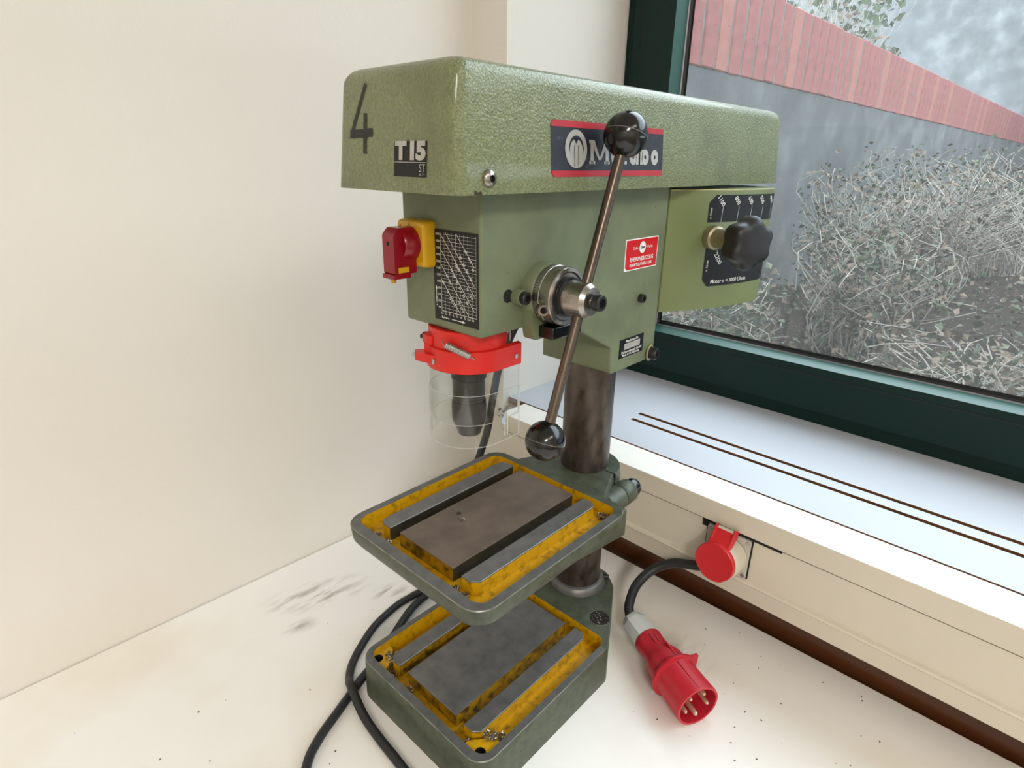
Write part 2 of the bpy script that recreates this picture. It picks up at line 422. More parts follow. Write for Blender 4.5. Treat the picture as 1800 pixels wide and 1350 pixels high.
# cable duct under the window board
duct = MB()
YD0, YD1 = -1.6, .252
prof = [(.1572, .190), (.1000, .190), (.0995, .1885), (.0995, .1612), (.1015, .1605), (.1040, .1600), (.1040, .1585), (.1025, .1580), (.1022, .1005),
        (.0985, .0985), (.0978, .0955), (.1010, .0925), (.1040, .0900), (.1060, .0660), (.1600, .0660), (.1600, .180), (.1572, .180)]
mlist = ['duct_top_lit']+['duct_beige']*3+['hole_black']*2+['duct_beige']*11
a = [(x, YD0, z) for x, z in prof]; b = [(x, YD1, z) for x, z in prof]
n = len(prof); duct.v += a+b
for i in range(n):
    j = (i+1) % n; duct.f.append((i, j, j+n, i+n)); duct.m.append(duct.mi(mlist[i]))
duct.poly(a, 'duct_beige'); duct.poly(b, 'duct_beige', True)
room(duct.build('trim_2', smooth=0))['label'] = 'beige cable duct, top whitened as if daylit, under the window'
mb = MB(); mb.box(.1605, .1715, -1.6, YR, -.12, .160, 'wood_brown')
room(mb.build('trim_3', smooth=0))['label'] = 'glossy red-brown wooden strip behind the desk'

# outside: garden wall of upright bricks on a concrete plinth, ground
yb = .60
gw = empty('wall_outside', kind='structure'); room(gw)
mb = MB(); mb.box(.9, 11, yb+.004, yb+.24, .86, 1.108, 'mortar'); mb.build('mortar_bed', gw, smooth=0)
mb = MB(); mb.box(.9, 11, yb+.006, yb+.26, -.3, .857, 'concrete'); mb.build('plinth', gw, smooth=0)
mb = MB(); mb.box(9.2, 9.6, -11, 4, -.3, 4.6, 'concrete'); room(mb.build('wall_sky_block', smooth=0))  # added walls that block low sky and its glare on the belt cover
mb = MB(); mb.box(-2, 9.6, -11.4, -11, -.3, 4.6, 'concrete'); room(mb.build('wall_sky_block', smooth=0))
bricks = []
for mm in ('brick_red', 'brick_pale', 'brick_red'):
    q = MB(); q.box(-.0385, .0385, 0, .22, 0, .257, mm); o = q.build('brick', gw, .004, 1, smooth=0); bricks.append(o)
i = 0; x = .95
while x < 10.9:
    if i < 3: o = bricks[i]
    else:
        o = bricks[random.choice((0, 0, 1, 2))].copy(); sc.collection.objects.link(o)
    o.location = (x, yb+random.uniform(-.002, .003), .857+random.uniform(-.002, .002)); o.rotation_euler = (0, random.uniform(-.006, .006), random.uniform(-.012, .012))
    x += .0905+random.uniform(-.0015, .0015); i += 1
mb = MB()
NX, NY = 60, 30
gv = [(.52+i*.18, yb+.01-(j*.13), .02+.05*math.sin(i*.9)*math.cos(j*1.1)+.03*random.random()) for j in range(NY) for i in range(NX)]
mb.add(gv, [(j*NX+i, j*NX+i+1, (j+1)*NX+i+1, (j+1)*NX+i) for j in range(NY-1) for i in range(NX-1)], 'soil')
ground = room(mb.build('ground_outside', weld=False, smooth=60))

# shrubs beyond the window: leaves, bare twigs
def leaf(mb, c, size, m):
    t = Vector((random.gauss(0, 1), random.gauss(0, 1), random.gauss(0, .7))).normalized()
    s = t.cross(Vector((random.gauss(0, 1), random.gauss(0, 1), random.gauss(0, 1)))).normalized(); nn = t.cross(s)
    c = Vector(c); a = size*random.uniform(.7, 1.3); wv = a*.36
    mb.add([c, c+t*a*.5+s*wv+nn*a*.12, c+t*a, c+t*a*.5-s*wv+nn*a*.12], [(0, 1, 2), (0, 2, 3)], m)
def shrub(name, label, cx, cy, r, h, nl, nt, mix, group=None):
    root = empty(name, label, 'shrub', group=group)
    root.location = (cx*math.cos(TH)-cy*math.sin(TH), cx*math.sin(TH)+cy*math.cos(TH), .03)
    tw = MB()
    tips = []
    for k in range(nt):
        an = random.uniform(0, 2*PI); rr = r*math.sqrt(random.random()); le = h*random.uniform(.5, 1.1)
        p0 = Vector((random.uniform(-.4, .4)*r, random.uniform(-.4, .4)*r, -.02)); p3 = Vector((rr*math.cos(an), rr*math.sin(an), le))
        p1 = p0+Vector((random.gauss(0, .04), random.gauss(0, .04), le*.4)); p2 = p3+Vector((random.gauss(0, .06), random.gauss(0, .06), -le*.15))
        pts = catmull([p0, p1, p2, p3], 3); tw.tube(pts, [.0028*(1-.7*i/len(pts)) for i in range(len(pts))], 'twig', 4, False)
        tips += pts[3:]
    tw.build('twigs', root, smooth=0, weld=False)['kind'] = 'stuff'
    lf = MB()
    for k in range(nl):
        p = random.choice(tips)+Vector((random.gauss(0, .02), random.gauss(0, .02), random.gauss(0, .02)))
        p.z = max(p.z, .01)
        leaf(lf, p, random.uniform(.010, .026)*(1 if h < 1 else 3.2), random.choice(mix))
    lf.build('leaves', root, smooth=0, weld=False)['kind'] = 'stuff'
G = ['leaf_green', 'leaf_green', 'leaf_dark', 'leaf_dry']; D = ['leaf_dry', 'leaf_dry', 'leaf_dark', 'leaf_green']
shrub('ivy_shrub', 'green ivy shrub close outside the window behind the motor cover', .95, .28, .17, .26, 1500, 60, G)
shrub('ivy_shrub', 'mixed green and brown shrub outside, right of the motor cover', 1.42, .08, .19, .36, 1900, 110, ['leaf_green', 'leaf_dark', 'leaf_dry'])
shrub('bramble_shrub', 'dry twiggy bramble against the grey plinth under the red bricks', 2.0, .27, .23, .50, 1500, 170, D)
shrub('bramble_shrub', 'large tangled bramble further along the garden wall', 2.65, .16, .32, .58, 1900, 190, D)
shrub('ivy_shrub', 'green shrub far along the garden wall outside', 3.6, .02, .45, .62, 1900, 150, G)
shrub('bramble_shrub', 'low dry bush close outside the right half of the window', 1.0, -.32, .24, .20, 1500, 110, D)
shrub('ivy_shrub', 'leafy bush outside the far right of the window', 1.9, -.75, .42, .34, 2000, 120, G)
lf = MB()
for k in range(2600):
    leaf(lf, (random.uniform(.6, 4.5), random.uniform(-1.2, .58), random.uniform(.05, .11)), random.uniform(.012, .032), random.choice(D))
lf = lf.build('leaf_litter', ground, weld=False, smooth=0); lf['kind'] = 'stuff'
shrub('hedge', 'tall green hedge growing behind the brick garden wall', 2.6, 1.45, .50, 2.1, 1700, 150, G)
shrub('hedge', 'tall hedge behind the far end of the garden wall', 4.6, 1.50, .52, 2.5, 1700, 150, G)
shrub('hedge', 'farthest hedge at the end of the garden outside', 7.4, -1.2, .9, 2.2, 2400, 200, G)

# ------------------------------------------------------------------ desk
desk = empty('desk', 'white desk with a scuffed top standing against wall and window', 'desk')
a = .0198-0; mb = MB()
top = [(-1.05, .3695), (.1400, .3695), (.1416, .0595), (.1478, -.2529), (.1560, -.72), (-1.05, -.72)]
top = [(x*math.cos(TH)-y*math.sin(TH), x*math.sin(TH)+y*math.cos(TH)) for x, y in top]
mb.prism(top, -.028, 0, 'desk_white'); mb.build('desk_top', desk, .0015, 2, smooth=0)
for (lx, ly) in ((-.95, .28), (.05, .28), (-.95, -.65), (.06, -.65)):
    mb = MB(); mb.box(lx-.03, lx+.03, ly-.03, ly+.03, -.778, -.028, 'socket_grey'); mb.build('leg', desk, .002, smooth=0)
mb = MB()
for k in range(70):
    if random.random() < .6: px, py = random.uniform(-.12, .12), random.uniform(-.40, -.12)
    else: px, py = random.uniform(-.55, -.15), random.uniform(.02, .30)
    if px > -.27 and px < .04 and abs(py) < .115: continue
    s = random.uniform(.0003, .0010); an = random.uniform(0, PI)
    mb.obox((px, py, s*.4), Vector((math.cos(an), math.sin(an), 0)), Vector((-math.sin(an), math.cos(an), 0)), Z, s, s*.5, s*.4, 'crumb_dark')
tag(mb.build('crumbs', smooth=0, weld=False), 'small dark crumbs scattered over the white desk top', 'crumbs', kind='stuff')

# ------------------------------------------------------------------ drill press
DP = empty('drill_press', 'green bench drill press with black feed lever and yellow trays on the desk', 'drill press')

def tray(name, outer_fn, levels, zr, zp, W, Wi, xf, xb, mside, backpoly_x):
    """cast plate with a rim on three sides round a yellow tray"""
    mb = MB()
    ro = [[(x, y, z) for x, y in outer_fn(ins)] for z, ins in levels]
    mb.rings(ro, mside, True, mside, None, [mside]*(len(ro)-2)+['worn_edge'])
    out = outer_fn(levels[-1][1])
    xs = xb-.012
    inner = rpoly([(xf, -Wi), (xb, -Wi), (xb, Wi), (xf, Wi)], [.012, .012, .012, .012])
    # top ring: split at x = xs into machined rim and painted back
    fr_out = [p for p in out if p[0] <= xs]; bk_out = [p for p in out if p[0] > xs]
    # outlines run counter-clockwise starting on the y<0 side at the front
    def order(pts): return pts
    i0 = min(range(len(out)), key=lambda i: (out[i][0] > xs, out[i][1] > 0, -out[i][0]))
    lo = [p for p in out if p[1] <= 0 and p[0] <= xs]; hi = [p for p in out if p[1] > 0 and p[0] <= xs]
    lo.sort(key=lambda p: (math.atan2(p[1]-0, p[0]-xs))); hi.sort(key=lambda p: (math.atan2(p[1], p[0]-xs)))
    # lo: angles -pi..-pi/2 (front centre to right back); hi: pi/2..pi (left back to front centre)
    li = [p for p in inner if p[1] <= 0 and p[0] <= xs+1e-6]; hi_i = [p for p in inner if p[1] > 0 and p[0] <= xs+1e-6]
    li.sort(key=lambda p: math.atan2(p[1], p[0]-xs)); hi_i.sort(key=lambda p: math.atan2(p[1], p[0]-xs))
    if abs(li[-1][0]-xs) > 1e-5: li.append((xs, -Wi))
    if abs(hi_i[0][0]-xs) > 1e-5: hi_i.insert(0, (xs, Wi))
    U = hi+lo+[(xs, -W)]+list(reversed(li))+list(reversed(hi_i))+[(xs, W)]
    mb.poly([(x, y, zr) for x, y in U], 'rim_iron')
    bo = sorted(bk_out, key=lambda p: math.atan2(p[1], p[0]-xs))
    bi = sorted([p for p in inner if p[0] > xs+1e-6], key=lambda p: math.atan2(p[1], p[0]-xs))
    B = [(xs, -W)]+bo+[(xs, W), (xs, Wi)]+list(reversed(bi))+[(xs, -Wi)]
    mb.poly([(x, y, zr) for x, y in B], mside)
    # inner wall and floor
    ins = [(x*.985+(-.17)*.015, y*.985) for x, y in inner]
    mb.rings([[(x, y, zr) for x, y in inner], [(x, y, zp) for x, y in ins]], 'yellow_paint', True, None, 'yellow_paint')
    return mb
def bars(parent, px0, px1, pw, z, zp, plate_m, slot='grime', x0=-.2605, x1=-.0755):
    def blk(name, pts, m, side, inner=None):
        mb = MB()
        mb.rings([[(x, y, zp-.001) for x, y in pts], [(x, y, z-.0015) for x, y in pts]], side, True, side, None)
        mb.rings([[(x, y, z-.0015) for x, y in pts], [(x, y, z) for x, y in pts]], m, True, None, m)
        if inner:                               # the walls of the T-slots are black with grime
            k = mb.mi(slot)
            for q, f_ in enumerate(mb.f):
                P_ = [Vector(mb.v[i]) for i in f_]
                nn = (P_[1]-P_[0]).cross(P_[2]-P_[0])
                if nn.length > 1e-12 and abs(nn.normalized().y) > .95 and inner(P_[0].y) and mb.m[q] == mb.mi(side): mb.m[q] = k
        return mb.build(name, parent, .0005, 1, smooth=0)
    blk('machined_plate', [(px0, -pw), (px1, -pw), (px1, pw), (px0, pw)], plate_m, 'dirty_yellow', lambda y: True)
    o, i, c = .0722, .0535, .0065
    blk('slot_bar', [(x0, -i), (x0, -o+c), (x0+c, -o), (x1-c, -o), (x1, -o+c), (x1, -i)], 'ground_steel', 'yellow_paint', lambda y: abs(y) < .06)
    blk('slot_bar', [(x0, i), (x1, i), (x1, o-c), (x1-c, o), (x0+c, o), (x0, o-c)], 'ground_steel', 'yellow_paint', lambda y: abs(y) < .06)
    # sunken T-slot floors between the bars
    mb = MB()
    for s in (-1, 1):
        mb.box(px0+.01, px1-.01, min(s*.0395, s*.0545), max(s*.0395, s*.0545), zp, zp+.0035, slot)
    mb.build('slot_floor', parent, smooth=0)

def chips(parent, spots, z, n):
    mb = MB()
    for k in range(n):
        cx, cy, r = random.choice(spots); an = random.uniform(0, 2*PI); rr = r*math.sqrt(random.random())
        d = Vector((random.gauss(0, 1), random.gauss(0, 1), random.gauss(0, .6))).normalized(); s = random.uniform(.0006, .0022)
        e = d.cross(Z).normalized() if abs(d.z) < .95 else X
        mb.obox((cx+rr*math.cos(an), cy+rr*math.sin(an), z+random.uniform(.0005, .003)), d, e, d.cross(e), s, s*.35, .00025, random.choice(('chip_metal', 'chip_metal', 'crumb_dark', 'dirty_yellow')))
    mb.build('metal_chips', parent, smooth=0, weld=False)['kind'] = 'stuff'

# --- base
BZ, BP = .0516, .0516-.0165
def base_out(i):
    W = .1012-i
    return rpoly([(-.283+i, -W), (-.0735, -W), (.0215-i*.5, -.0455+i*.5), (.040-i, -.022), (.040-i, .022), (.0215-i*.5, .0455-i*.5), (-.0735, W), (-.283+i, W)],
                 [.020, .016, .012, .018, .018, .012, .016, .020])
mb = tray('base', base_out, [(0, -.0012), (BZ-.001, 0), (BZ, .0006)], BZ, BP, .1012-.0006, .0935, -.2735, -.066, 'base_green', 0)
mb.box(-.24, -.10, -.012, -.011, BP-.001, BP, 'yellow_paint')
base = mb.build('base', DP, 0, smooth=40)
bars(base, -.2590, -.0772, .0400, BZ, BP, 'ground_steel', 'dirty_yellow')
for s in (-1, 1):                              # corner bosses with a bolt hole at the front
    mb = MB(); c = (-.2665, s*.0845)
    pts = rpoly([(-.2745, s*.0945), (-.2745, s*.0650), (-.2650, s*.0680), (-.2480, s*.0830), (-.2450, s*.0945)], [.008, .003, .004, .004, .003])
    if s < 0: pts = pts
    hole = [(c[0]-.001+.0056*math.cos(2*PI*k/18), c[1]+.0056*math.sin(2*PI*k/18)) for k in range(18)]
    zt = BZ-.0055
    o = len(mb.v); P3 = [[Vector((x, y, zt)) for x, y in pts], [Vector((x, y, zt)) for x, y in hole]]
    flat = P3[0]+P3[1]; mb.add(flat, [tuple(t) for t in tessellate_polygon(P3)], 'yellow_paint')
    mb.rings([[(x, y, zt) for x, y in pts], [(x, y, BP-.001) for x, y in pts]], 'yellow_paint')
    mb.rings([[(x, y, zt) for x, y in hole], [(x, y, zt-.012) for x, y in hole]], 'hole_black', True, None, 'hole_black')
    mb.build('corner_boss', base, 0, smooth=30)
for s in (-1, 1):                              # bolt holes full of dirt in the back corners
    mb = MB()
    mb.lathe([(0, .0138), (.0006, .0132), (.0003, .0122), (-.0012, .0116)], (-.0413, s*.0662, BZ), (0, 0, 1), 'base_green', 28, False)
    mb.lathe([(0, .0124), (.00035, .0122), (.0004, .0001)], (-.0413, s*.0662, BZ), (0, 0, 1), 'hole_black', 28, False)
    for k in range(60):
        an = random.uniform(0, 6.28); rr = .0108*math.sqrt(random.random())
        mb.obox((-.0413+rr*math.cos(an), s*.0662+rr*math.sin(an), BZ+.0007), X, Y, Z, random.uniform(.0004, .0011), random.uniform(.0004, .0011), .0004, random.choice(('dirt', 'dirt', 'chip_metal')))
    mb.build('bolt_hole', base, smooth=30)
mb = MB(); mb.lathe([(-.002, .0385), (.004, .0375), (.0085, .0350), (.0095, .0335), (.0095, .0300)], (0, 0, BZ), (0, 0, 1), 'rim_iron', 40, False); mb.build('column_collar', base, smooth=40)
mb = MB(); mb.lathe([(0, .0032), (.006, .0032), (.0065, .0026)], (.024, -.0275, BZ+.0045), (.66, -.74, 0), 'dark_steel', 16); mb.build('grub_screw', base, smooth=30)
chips(base, [(-.262, .068, .010), (-.268, .060, .009), (-.245, -.081, .006), (-.238, -.082, .007), (-.266, -.062, .005), (-.070, -.055, .006), (-.2665, .03, .006)], BP, 420)
chips(base, [(-.2545, .0745, .008), (-.2480, -.0790, .007)], BZ-.0065, 170)

# --- column
mb = MB(); mb.lathe([(.001, .0300), (.60, .0300)], (0, 0, 0), (0, 0, 1), 'column_steel', 64); mb.build('column', DP, smooth=40)

# --- work table
TZ, TP = .2330, .2330-.0135
def table_out(i):
    W = .1025-i
    return rpoly([(-.286+i, -W), (-.0552-i, -W), (-.0552-i, W), (-.286+i, W)], [.022, .020, .020, .022], 8)
lev = [(TZ-.0255, .0105), (TZ-.0225, .0050), (TZ-.0165, .0014), (TZ-.001, 0), (TZ, .0006)]
mb = tray('work_table', table_out, lev, TZ, TP, .1025-.0006, .0932, -.2745, -.0655, 'base_green', 0)
tbl = mb.build('work_table', DP, 0, smooth=40)
bars(tbl, -.2586, -.0775, .0402, TZ+.0022, TP, 'stained_steel')
chips(tbl, [(-.268, .070, .006), (-.266, .052, .004), (-.266, -.050, .005), (-.2665, -.062, .005), (-.072, -.078, .006), (-.070, -.083, .005)], TP, 330)
chips(tbl, [(-.1965, .0180, .006), (-.2, .012, .003)], TZ+.0018, 9)
mb = MB(); mb.lathe([(0, .0028), (.0003, .0026), (.0003, .0001)], (-.1935, .0232, TZ+.0021), Z, 'dirt', 16, False); mb.build('drill_mark', tbl, smooth=0)
# clamp boss round the column, split, with lug and bolt
mb = MB()
arc = [(.0440*math.cos(t), .0440*math.sin(t)) for t in [(-95+190*k/24)*PI/180 for k in range(25)]]
pl = [(-.060, .072), (-.060, -.072)]+[(-.054, -.0660)]+arc+[(-.054, .0660)]
mb.rings([[(x*1.0, y*1.05, TZ-.062) for x, y in pl], [(x, y*1.04, TZ-.010) for x, y in pl], [(x, y, TZ-.0015) for x, y in pl]], 'base_green', True, 'base_green', 'base_green')
mb.build('clamp_boss', tbl, .0015, 2, smooth=40)
mb = MB(); rb = [(-.215, TZ-.023), (-.035, TZ-.050), (-.035, TZ-.015), (-.215, TZ-.015)]
mb.rings([[(x, -.088, z) for x, z in rb], [(x, .088, z) for x, z in rb]], 'base_green', True, 'base_green', 'base_green'); mb.build('table_rib', tbl, .003, 2, smooth=40)
mb = MB(); mb.lathe([(0, .0125), (.002, .0145), (.030, .0150), (.0308, .0142)], (-.036, -.0560, TZ-.026), X, 'base_green', 30)
mb.lathe([(0, .0144), (.0012, .0144)], (-.0052, -.0560, TZ-.026), X, 'hole_black', 30)
mb.lathe([(0, .0142), (.001, .0150), (.020, .0146), (.023, .0125)], (-.004, -.0560, TZ-.026), X, 'base_green', 30)
mb.build('clamp_lug', tbl, smooth=40)
mb = MB(); mb.lathe([(0, .0118), (.008, .0120), (.013, .0105), (.0165, .0070), (.0172, .0001)], (.018, -.0560, TZ-.026), X, 'black_plastic', 24); mb.build('clamp_bolt', tbl, smooth=40)
mb = MB(); mb.box(-.0005, .0008, -.0462, -.0305, TZ-.03, TZ-.0011, 'hole_black'); mb.build('clamp_slit', tbl, smooth=0)

# --- head casting
HX, HW, HB = -.2299, .0488, .4499
mb = MB()
pr = [(HX, HB), (-.131, HB), (-.0336, .3994), (-.0336, .3700), (.0580, .3700), (.0580, .5660), (HX, .5660)]
mb.rings([[(x, -HW, z) for x, z in pr], [(x, HW, z) for x, z in pr]], 'cast_green', True, 'cast_green', 'cast_green')
head = mb.build('head_casting', DP, .0030, 3, smooth=40)
fx = planefn((HX, 0, 0), -Y, Z)                # front face, u = -y, v = z
sx = planefn((0, -HW, 0), X, Z)                # side face, u = x, v = z
# speed chart on the front face
mb = MB(); p = Print(mb, fx)
u0, u1, v0, v1 = -.0072, .0464, .4582, .5342
mb.obox(fx((u0+u1)/2, (v0+v1)/2, .0004), X, Y, Z, .0004, (u1-u0)/2, (v1-v0)/2, 'black_print')
mm = .001; L1 = .0010
def cu(u): return u0+u*mm
def cv(v): return v1-v*mm
for i in range(24): p.line((cu(9.5), cv(3.5+i*2.78)), (cu(51.8), cv(3.5+i*2.78)), .13*mm if i % 2 else .20*mm, 'white_print', L1)
for i in range(10): p.line((cu(9.5+i*4.7), cv(2.0)), (cu(9.5+i*4.7), cv(67.5)), .32*mm if i in (0, 4) else .13*mm, 'white_print', L1)
p.line((cu(9.5), cv(67.5)), (cu(52), cv(67.5)), .5*mm, 'white_print', L1)
for (du, dv, eu) in ((29, 2, 50), (15.5, 1.5, 50), (9.5, 3, 50), (9.5, 15.5, 50), (9.5, 28, 43), (9.5, 40, 33.5)):
    p.line((cu(du), cv(dv)), (cu(eu), cv(min(67.4, dv+(eu-du)*1.16))), .42*mm, 'white_print', L1+.0001)
for i, s in enumerate(('5000', '4000', '3150', '2500', '2000', '1600', '1250', '1000', '800', '630', '500', '400')):
    p.text(s, cu(8.7), cv(3.8+i*5.56), 2.6*mm, 'white_print', L1, align='RIGHT')
for i, s in enumerate(('2.5', '3.2', '4', '5', '6.3', '8', '10', '12.5', '16')):
    p.text(s, cu(9.7+i*4.75), cv(69.6), 2.5*mm, 'white_print', L1, align='CENTER', bold=.02)
p.text('Bohrer-ø', cu(9), cv(73.2), 2.6*mm, 'white_print', L1, bold=.02)
p.line((cu(22), cv(73.2)), (cu(36), cv(73.2)), .6*mm, 'white_print', L1)
p.poly([(cu(35), cv(72.0)), (cu(35), cv(74.4)), (cu(39), cv(73.2))], 'white_print', L1)
p.text('n 1/min', cu(3.0), cv(64), 2.6*mm, 'white_print', L1, rot=PI/2, bold=.02)
p.line((cu(3.0), cv(58)), (cu(3.0), cv(49)), .5*mm, 'white_print', L1)
p.poly([(cu(1.9), cv(49.5)), (cu(4.1), cv(49.5)), (cu(3.0), cv(46.5))], 'white_print', L1)
for s, du, dv in (('40', 40, 15), ('31.5', 44.5, 21), ('25', 48.5, 28), ('80', 34, 20), ('63', 38, 25.5), ('50', 41.5, 30), ('40', 45.5, 36), ('100', 28.5, 27), ('80', 31.5, 30), ('63', 23, 31.5),
                  ('50', 26, 36), ('40', 30, 40.5), ('31.5', 33.5, 46), ('25', 37, 51), ('20', 41, 56), ('16', 41.5, 44.5), ('12.5', 46, 50), ('32', 17, 37), ('25', 20.5, 42), ('20', 12, 43), ('16', 17.5, 50),
                  ('12.5', 21.5, 56), ('10', 25.5, 60), ('16', 31.5, 57), ('12.5', 35.5, 62)):
    p.text(s, cu(du), cv(dv), 3.1*mm, 'white_print', L1+.0002, rot=-.86, bold=.015, align='CENTER')
mb.build('speed_chart', head, smooth=0, weld=False)['label'] = 'black and white speed chart'
# red dealer plate on the side
mb = MB(); p = Print(mb, sx)
ru0, ru1, rv0, rv1 = -.0232, .0412, .4808, .5134
mb.obox(sx((ru0+ru1)/2, (rv0+rv1)/2, .0003), X, Y, Z, (ru1-ru0)/2, .0003, (rv1-rv0)/2, 'white_print')
c = .0011; p.poly([(ru0+c, rv0+c+.003), (ru0+c+.003, rv0+c), (ru1-c, rv0+c), (ru1-c, rv1-c), (ru0+c, rv1-c)], 'bright_red_print', .0007)
um = ru0+.0325
p.disc(um, rv1-.0098, .0062, 'white_print', .0009); p.text('Dum', um, rv1-.0098, .0042, 'black_print', .0011, align='CENTER', bold=.03)
p.text('Zollin', um-.0085, rv1-.0100, .0042, 'white_print', .0009, align='RIGHT'); p.text('Werkz', um+.0085, rv1-.0100, .0042, 'white_print', .0009)
p.text('RHEINWERKZEUG', um, rv0+.0110, .0062, 'white_print', .0009, align='CENTER', bold=.015, xscale=.92)
p.text('MARKTLEUTHEN / OFR', um-.001, rv0+.0052, .0045, 'white_print', .0009, align='CENTER', bold=.02, xscale=.95)
mb.build('dealer_plate', head, smooth=0, weld=False)['label'] = 'small red dealer plate with white lettering'
# serial plate
mb = MB(); p = Print(mb, sx)
su0, su1, sv0, sv1 = -.0191, .0297, .3842, .4056
mb.obox(sx((su0+su1)/2, (sv0+sv1)/2, .0003), X, Y, Z, (su1-su0)/2, .0003, (sv1-sv0)/2, 'black_print')
um = (su0+su1)/2
p.text('Maschinen-Nr.', um, sv1-.0030, .0045, 'white_print', .0009, align='CENTER', bold=.015)
p.rect(su0+.0085, su1-.0075, sv0+.0088, sv1-.0055, 'silver_print', .0008)
p.text('Elektrowerkzeuge GmbH', um, sv0+.0062, .0040, 'white_print', .0009, align='CENTER', bold=.015)
p.text('Made in W.-Germany', um-.001, sv0+.0027, .0040, 'white_print', .0009, align='CENTER', bold=.015)
mb.build('serial_plate', head, smooth=0, weld=False)['label'] = 'black serial number plate'
# screws and bolts of the casting
def capscrew(parent, c, ax, r, h, m='dark_steel', name='cap_screw', washer=None):
    mb = MB(); ax = Vector(ax).normalized()
    if washer: mb.lathe([(0, washer), (.0012, washer), (.0014, washer*.96)], c, ax, 'brass_grey', 28)
    mb.lathe([(0, r), (h*.85, r), (h, r*.88), (h, r*.55)], c, ax, m, 24, False)
    mb.lathe([(h, r*.55), (h-.003, r*.52), (h-.003, .0001)], c, ax, 'hole_black', 6, False)
    return mb.build(name, parent, smooth=35)
capscrew(head, (.0150, -HW, .4478), (0, -1, 0), .0048, .0055)
capscrew(head, (.0475, -HW, .3775), (.15, -1, 0), .0072, .0100, washer=.0098)
mb = MB(); mb.lathe([(0, .0058), (.0006, .0054), (.0004, .0042), (.0002, .0040), (.0002, .0001)], (-.1982, -HW, .4815), -Y, 'hole_black', 24, False); mb.build('screw_hole', head, smooth=30)
# feed housing: round boss with a skirt and clamp ear
FX, FZ = -.156, .4795
mb = MB()
mb.lathe([(-.004, .0275), (.0105, .0262), (.0118, .0250), (.0118, .002)], (FX, -HW, FZ), -Y, 'cast_green', 48)
sk = rpoly([(-.1760, .4405), (-.1400, .4405), (-.1290, .4560), (-.1290, .4800), (-.1800, .4800), (-.1800, .4590)], [.004, .004, .004, 0, 0, .006], 4)
mb.rings([[(x, -HW+.001, z) for x, z in sk], [(x, -.0600, z) for x, z in sk]], 'cast_green', True, None, 'cast_green')
mb.lathe([(-.002, .0070), (.0085, .0066)], (-.1885, -HW, .4800), -Y, 'cast_green', 24)
mb.build('feed_housing', head, .0008, 2, smooth=40)
capscrew(head, (-.1885, -HW-.0085, .4800), (0, -1, 0), .0055, .0050)
mb = MB(); mb.box(-.1700, -.1290, -.0760, -.0590, .4425, .4535, 'black_plastic'); mb.build('depth_stop', head, .0012, 2, smooth=40)

# --- feed handle
fh = empty('feed_handle', parent=DP)
mb = MB()
mb.lathe([(0, .0250), (.0008, .0256), (.0068, .0256), (.0072, .0250)], (FX, -.0604, FZ), -Y, 'bright_steel', 72)
for k in range(72):
    t = 2*PI*k/72; r = .02575; l = .0040 if k % 5 == 0 else .0025
    d = Vector((math.cos(t), 0, math.sin(t))); e = Vector((-math.sin(t), 0, math.cos(t))); c = Vector((FX, -.0610, FZ))
    mb.add([c+d*r+e*.00018, c+d*r-e*.00018, c+d*r-e*.00018-Y*l, c+d*r+e*.00018-Y*l], [(0, 1, 2, 3)], 'hole_black')
R = []; n = 100                                 # knurled grip
for i in range(11):
    q = .0076+i*.0010
    R.append([Vector((FX, -.0604-q, FZ))+(.0249+(.0004 if (j+i) % 2 == 0 else -.0001))*Vector((math.cos(2*PI*j/n), 0, math.sin(2*PI*j/n))) for j in range(n)])
mb.rings(R, 'bright_steel')
mb.lathe([(.0072, .0246), (.0076, .0246)], (FX, -.0604, FZ), -Y, 'dark_steel', 60)
mb.lathe([(.0176, .0250), (.0186, .0244), (.0188, .0215), (.0174, .0200), (.0174, .001)], (FX, -.0604, FZ), -Y, 'bright_steel', 60, True, ['bright_steel', 'bright_steel', 'dark_steel', 'dark_steel'])
mb.build('depth_dial', fh, smooth=30)
capscrew(fh, (-.1780, -.0690, .4715), (-.55, -.83, -.1), .0056, .0065, 'bright_steel', 'locking_screw')
mb = MB()
mb.lathe([(0, .0172), (.0035, .0172), (.004, .0150), (.0225, .0146), (.0262, .0118), (.0265, .006)], (FX, -.0787, FZ), -Y, 'bright_steel', 48, True, ['dark_steel', 'dark_steel', 'bright_steel', 'bright_steel', 'bright_steel'])
mb.build('hub', fh, smooth=35)
mb = MB(); mb.lathe([(0, .0042), (.0045, .0042)], (FX, -.1042, FZ), -Y, 'bright_steel', 20); mb.lathe([(.0032, .0062), (.0042, .0070), (.0100, .0070), (.0108, .0062), (.0108, .0040)], (FX, -.1042, FZ), -Y, 'dark_steel', 24, False)
mb.lathe([(.0108, .0040), (.0080, .0038), (.0080, .0001)], (FX, -.1042, FZ), -Y, 'hole_black', 6, False); mb.build('hub_screw', fh, smooth=35)
A = Vector((-.1075, -.0935, .6088)); B = Vector((-.1968, -.0935, .3624)); ad = (A-B).normalized()
mb = MB(); mb.tube([B+ad*.006, B+ad*.06, A-ad*.06, A-ad*.006], .0047, 'rod_steel', 24); mb.build('rod', fh, smooth=40)
for c, d, r in ((A, ad, .0183), (B, -ad, .0176)):
    mb = MB(); prf = []
    N_ = 22
    for i in range(N_+1):
        t = -PI/2+PI*i/N_; rr = r*math.cos(t); s = r*math.sin(t)
        prf.append((s, rr))
    prf[0] = (prf[0][0]+.001, .0058)
    mb.lathe(prf, c, d, 'black_plastic', 48)
    mb.lathe([(-.0003, r*1.0), (.0, r*1.008), (.0003, r*1.0)], c, d, 'seam_grey', 48, False)
    mb.build('ball_knob', fh, smooth=60)

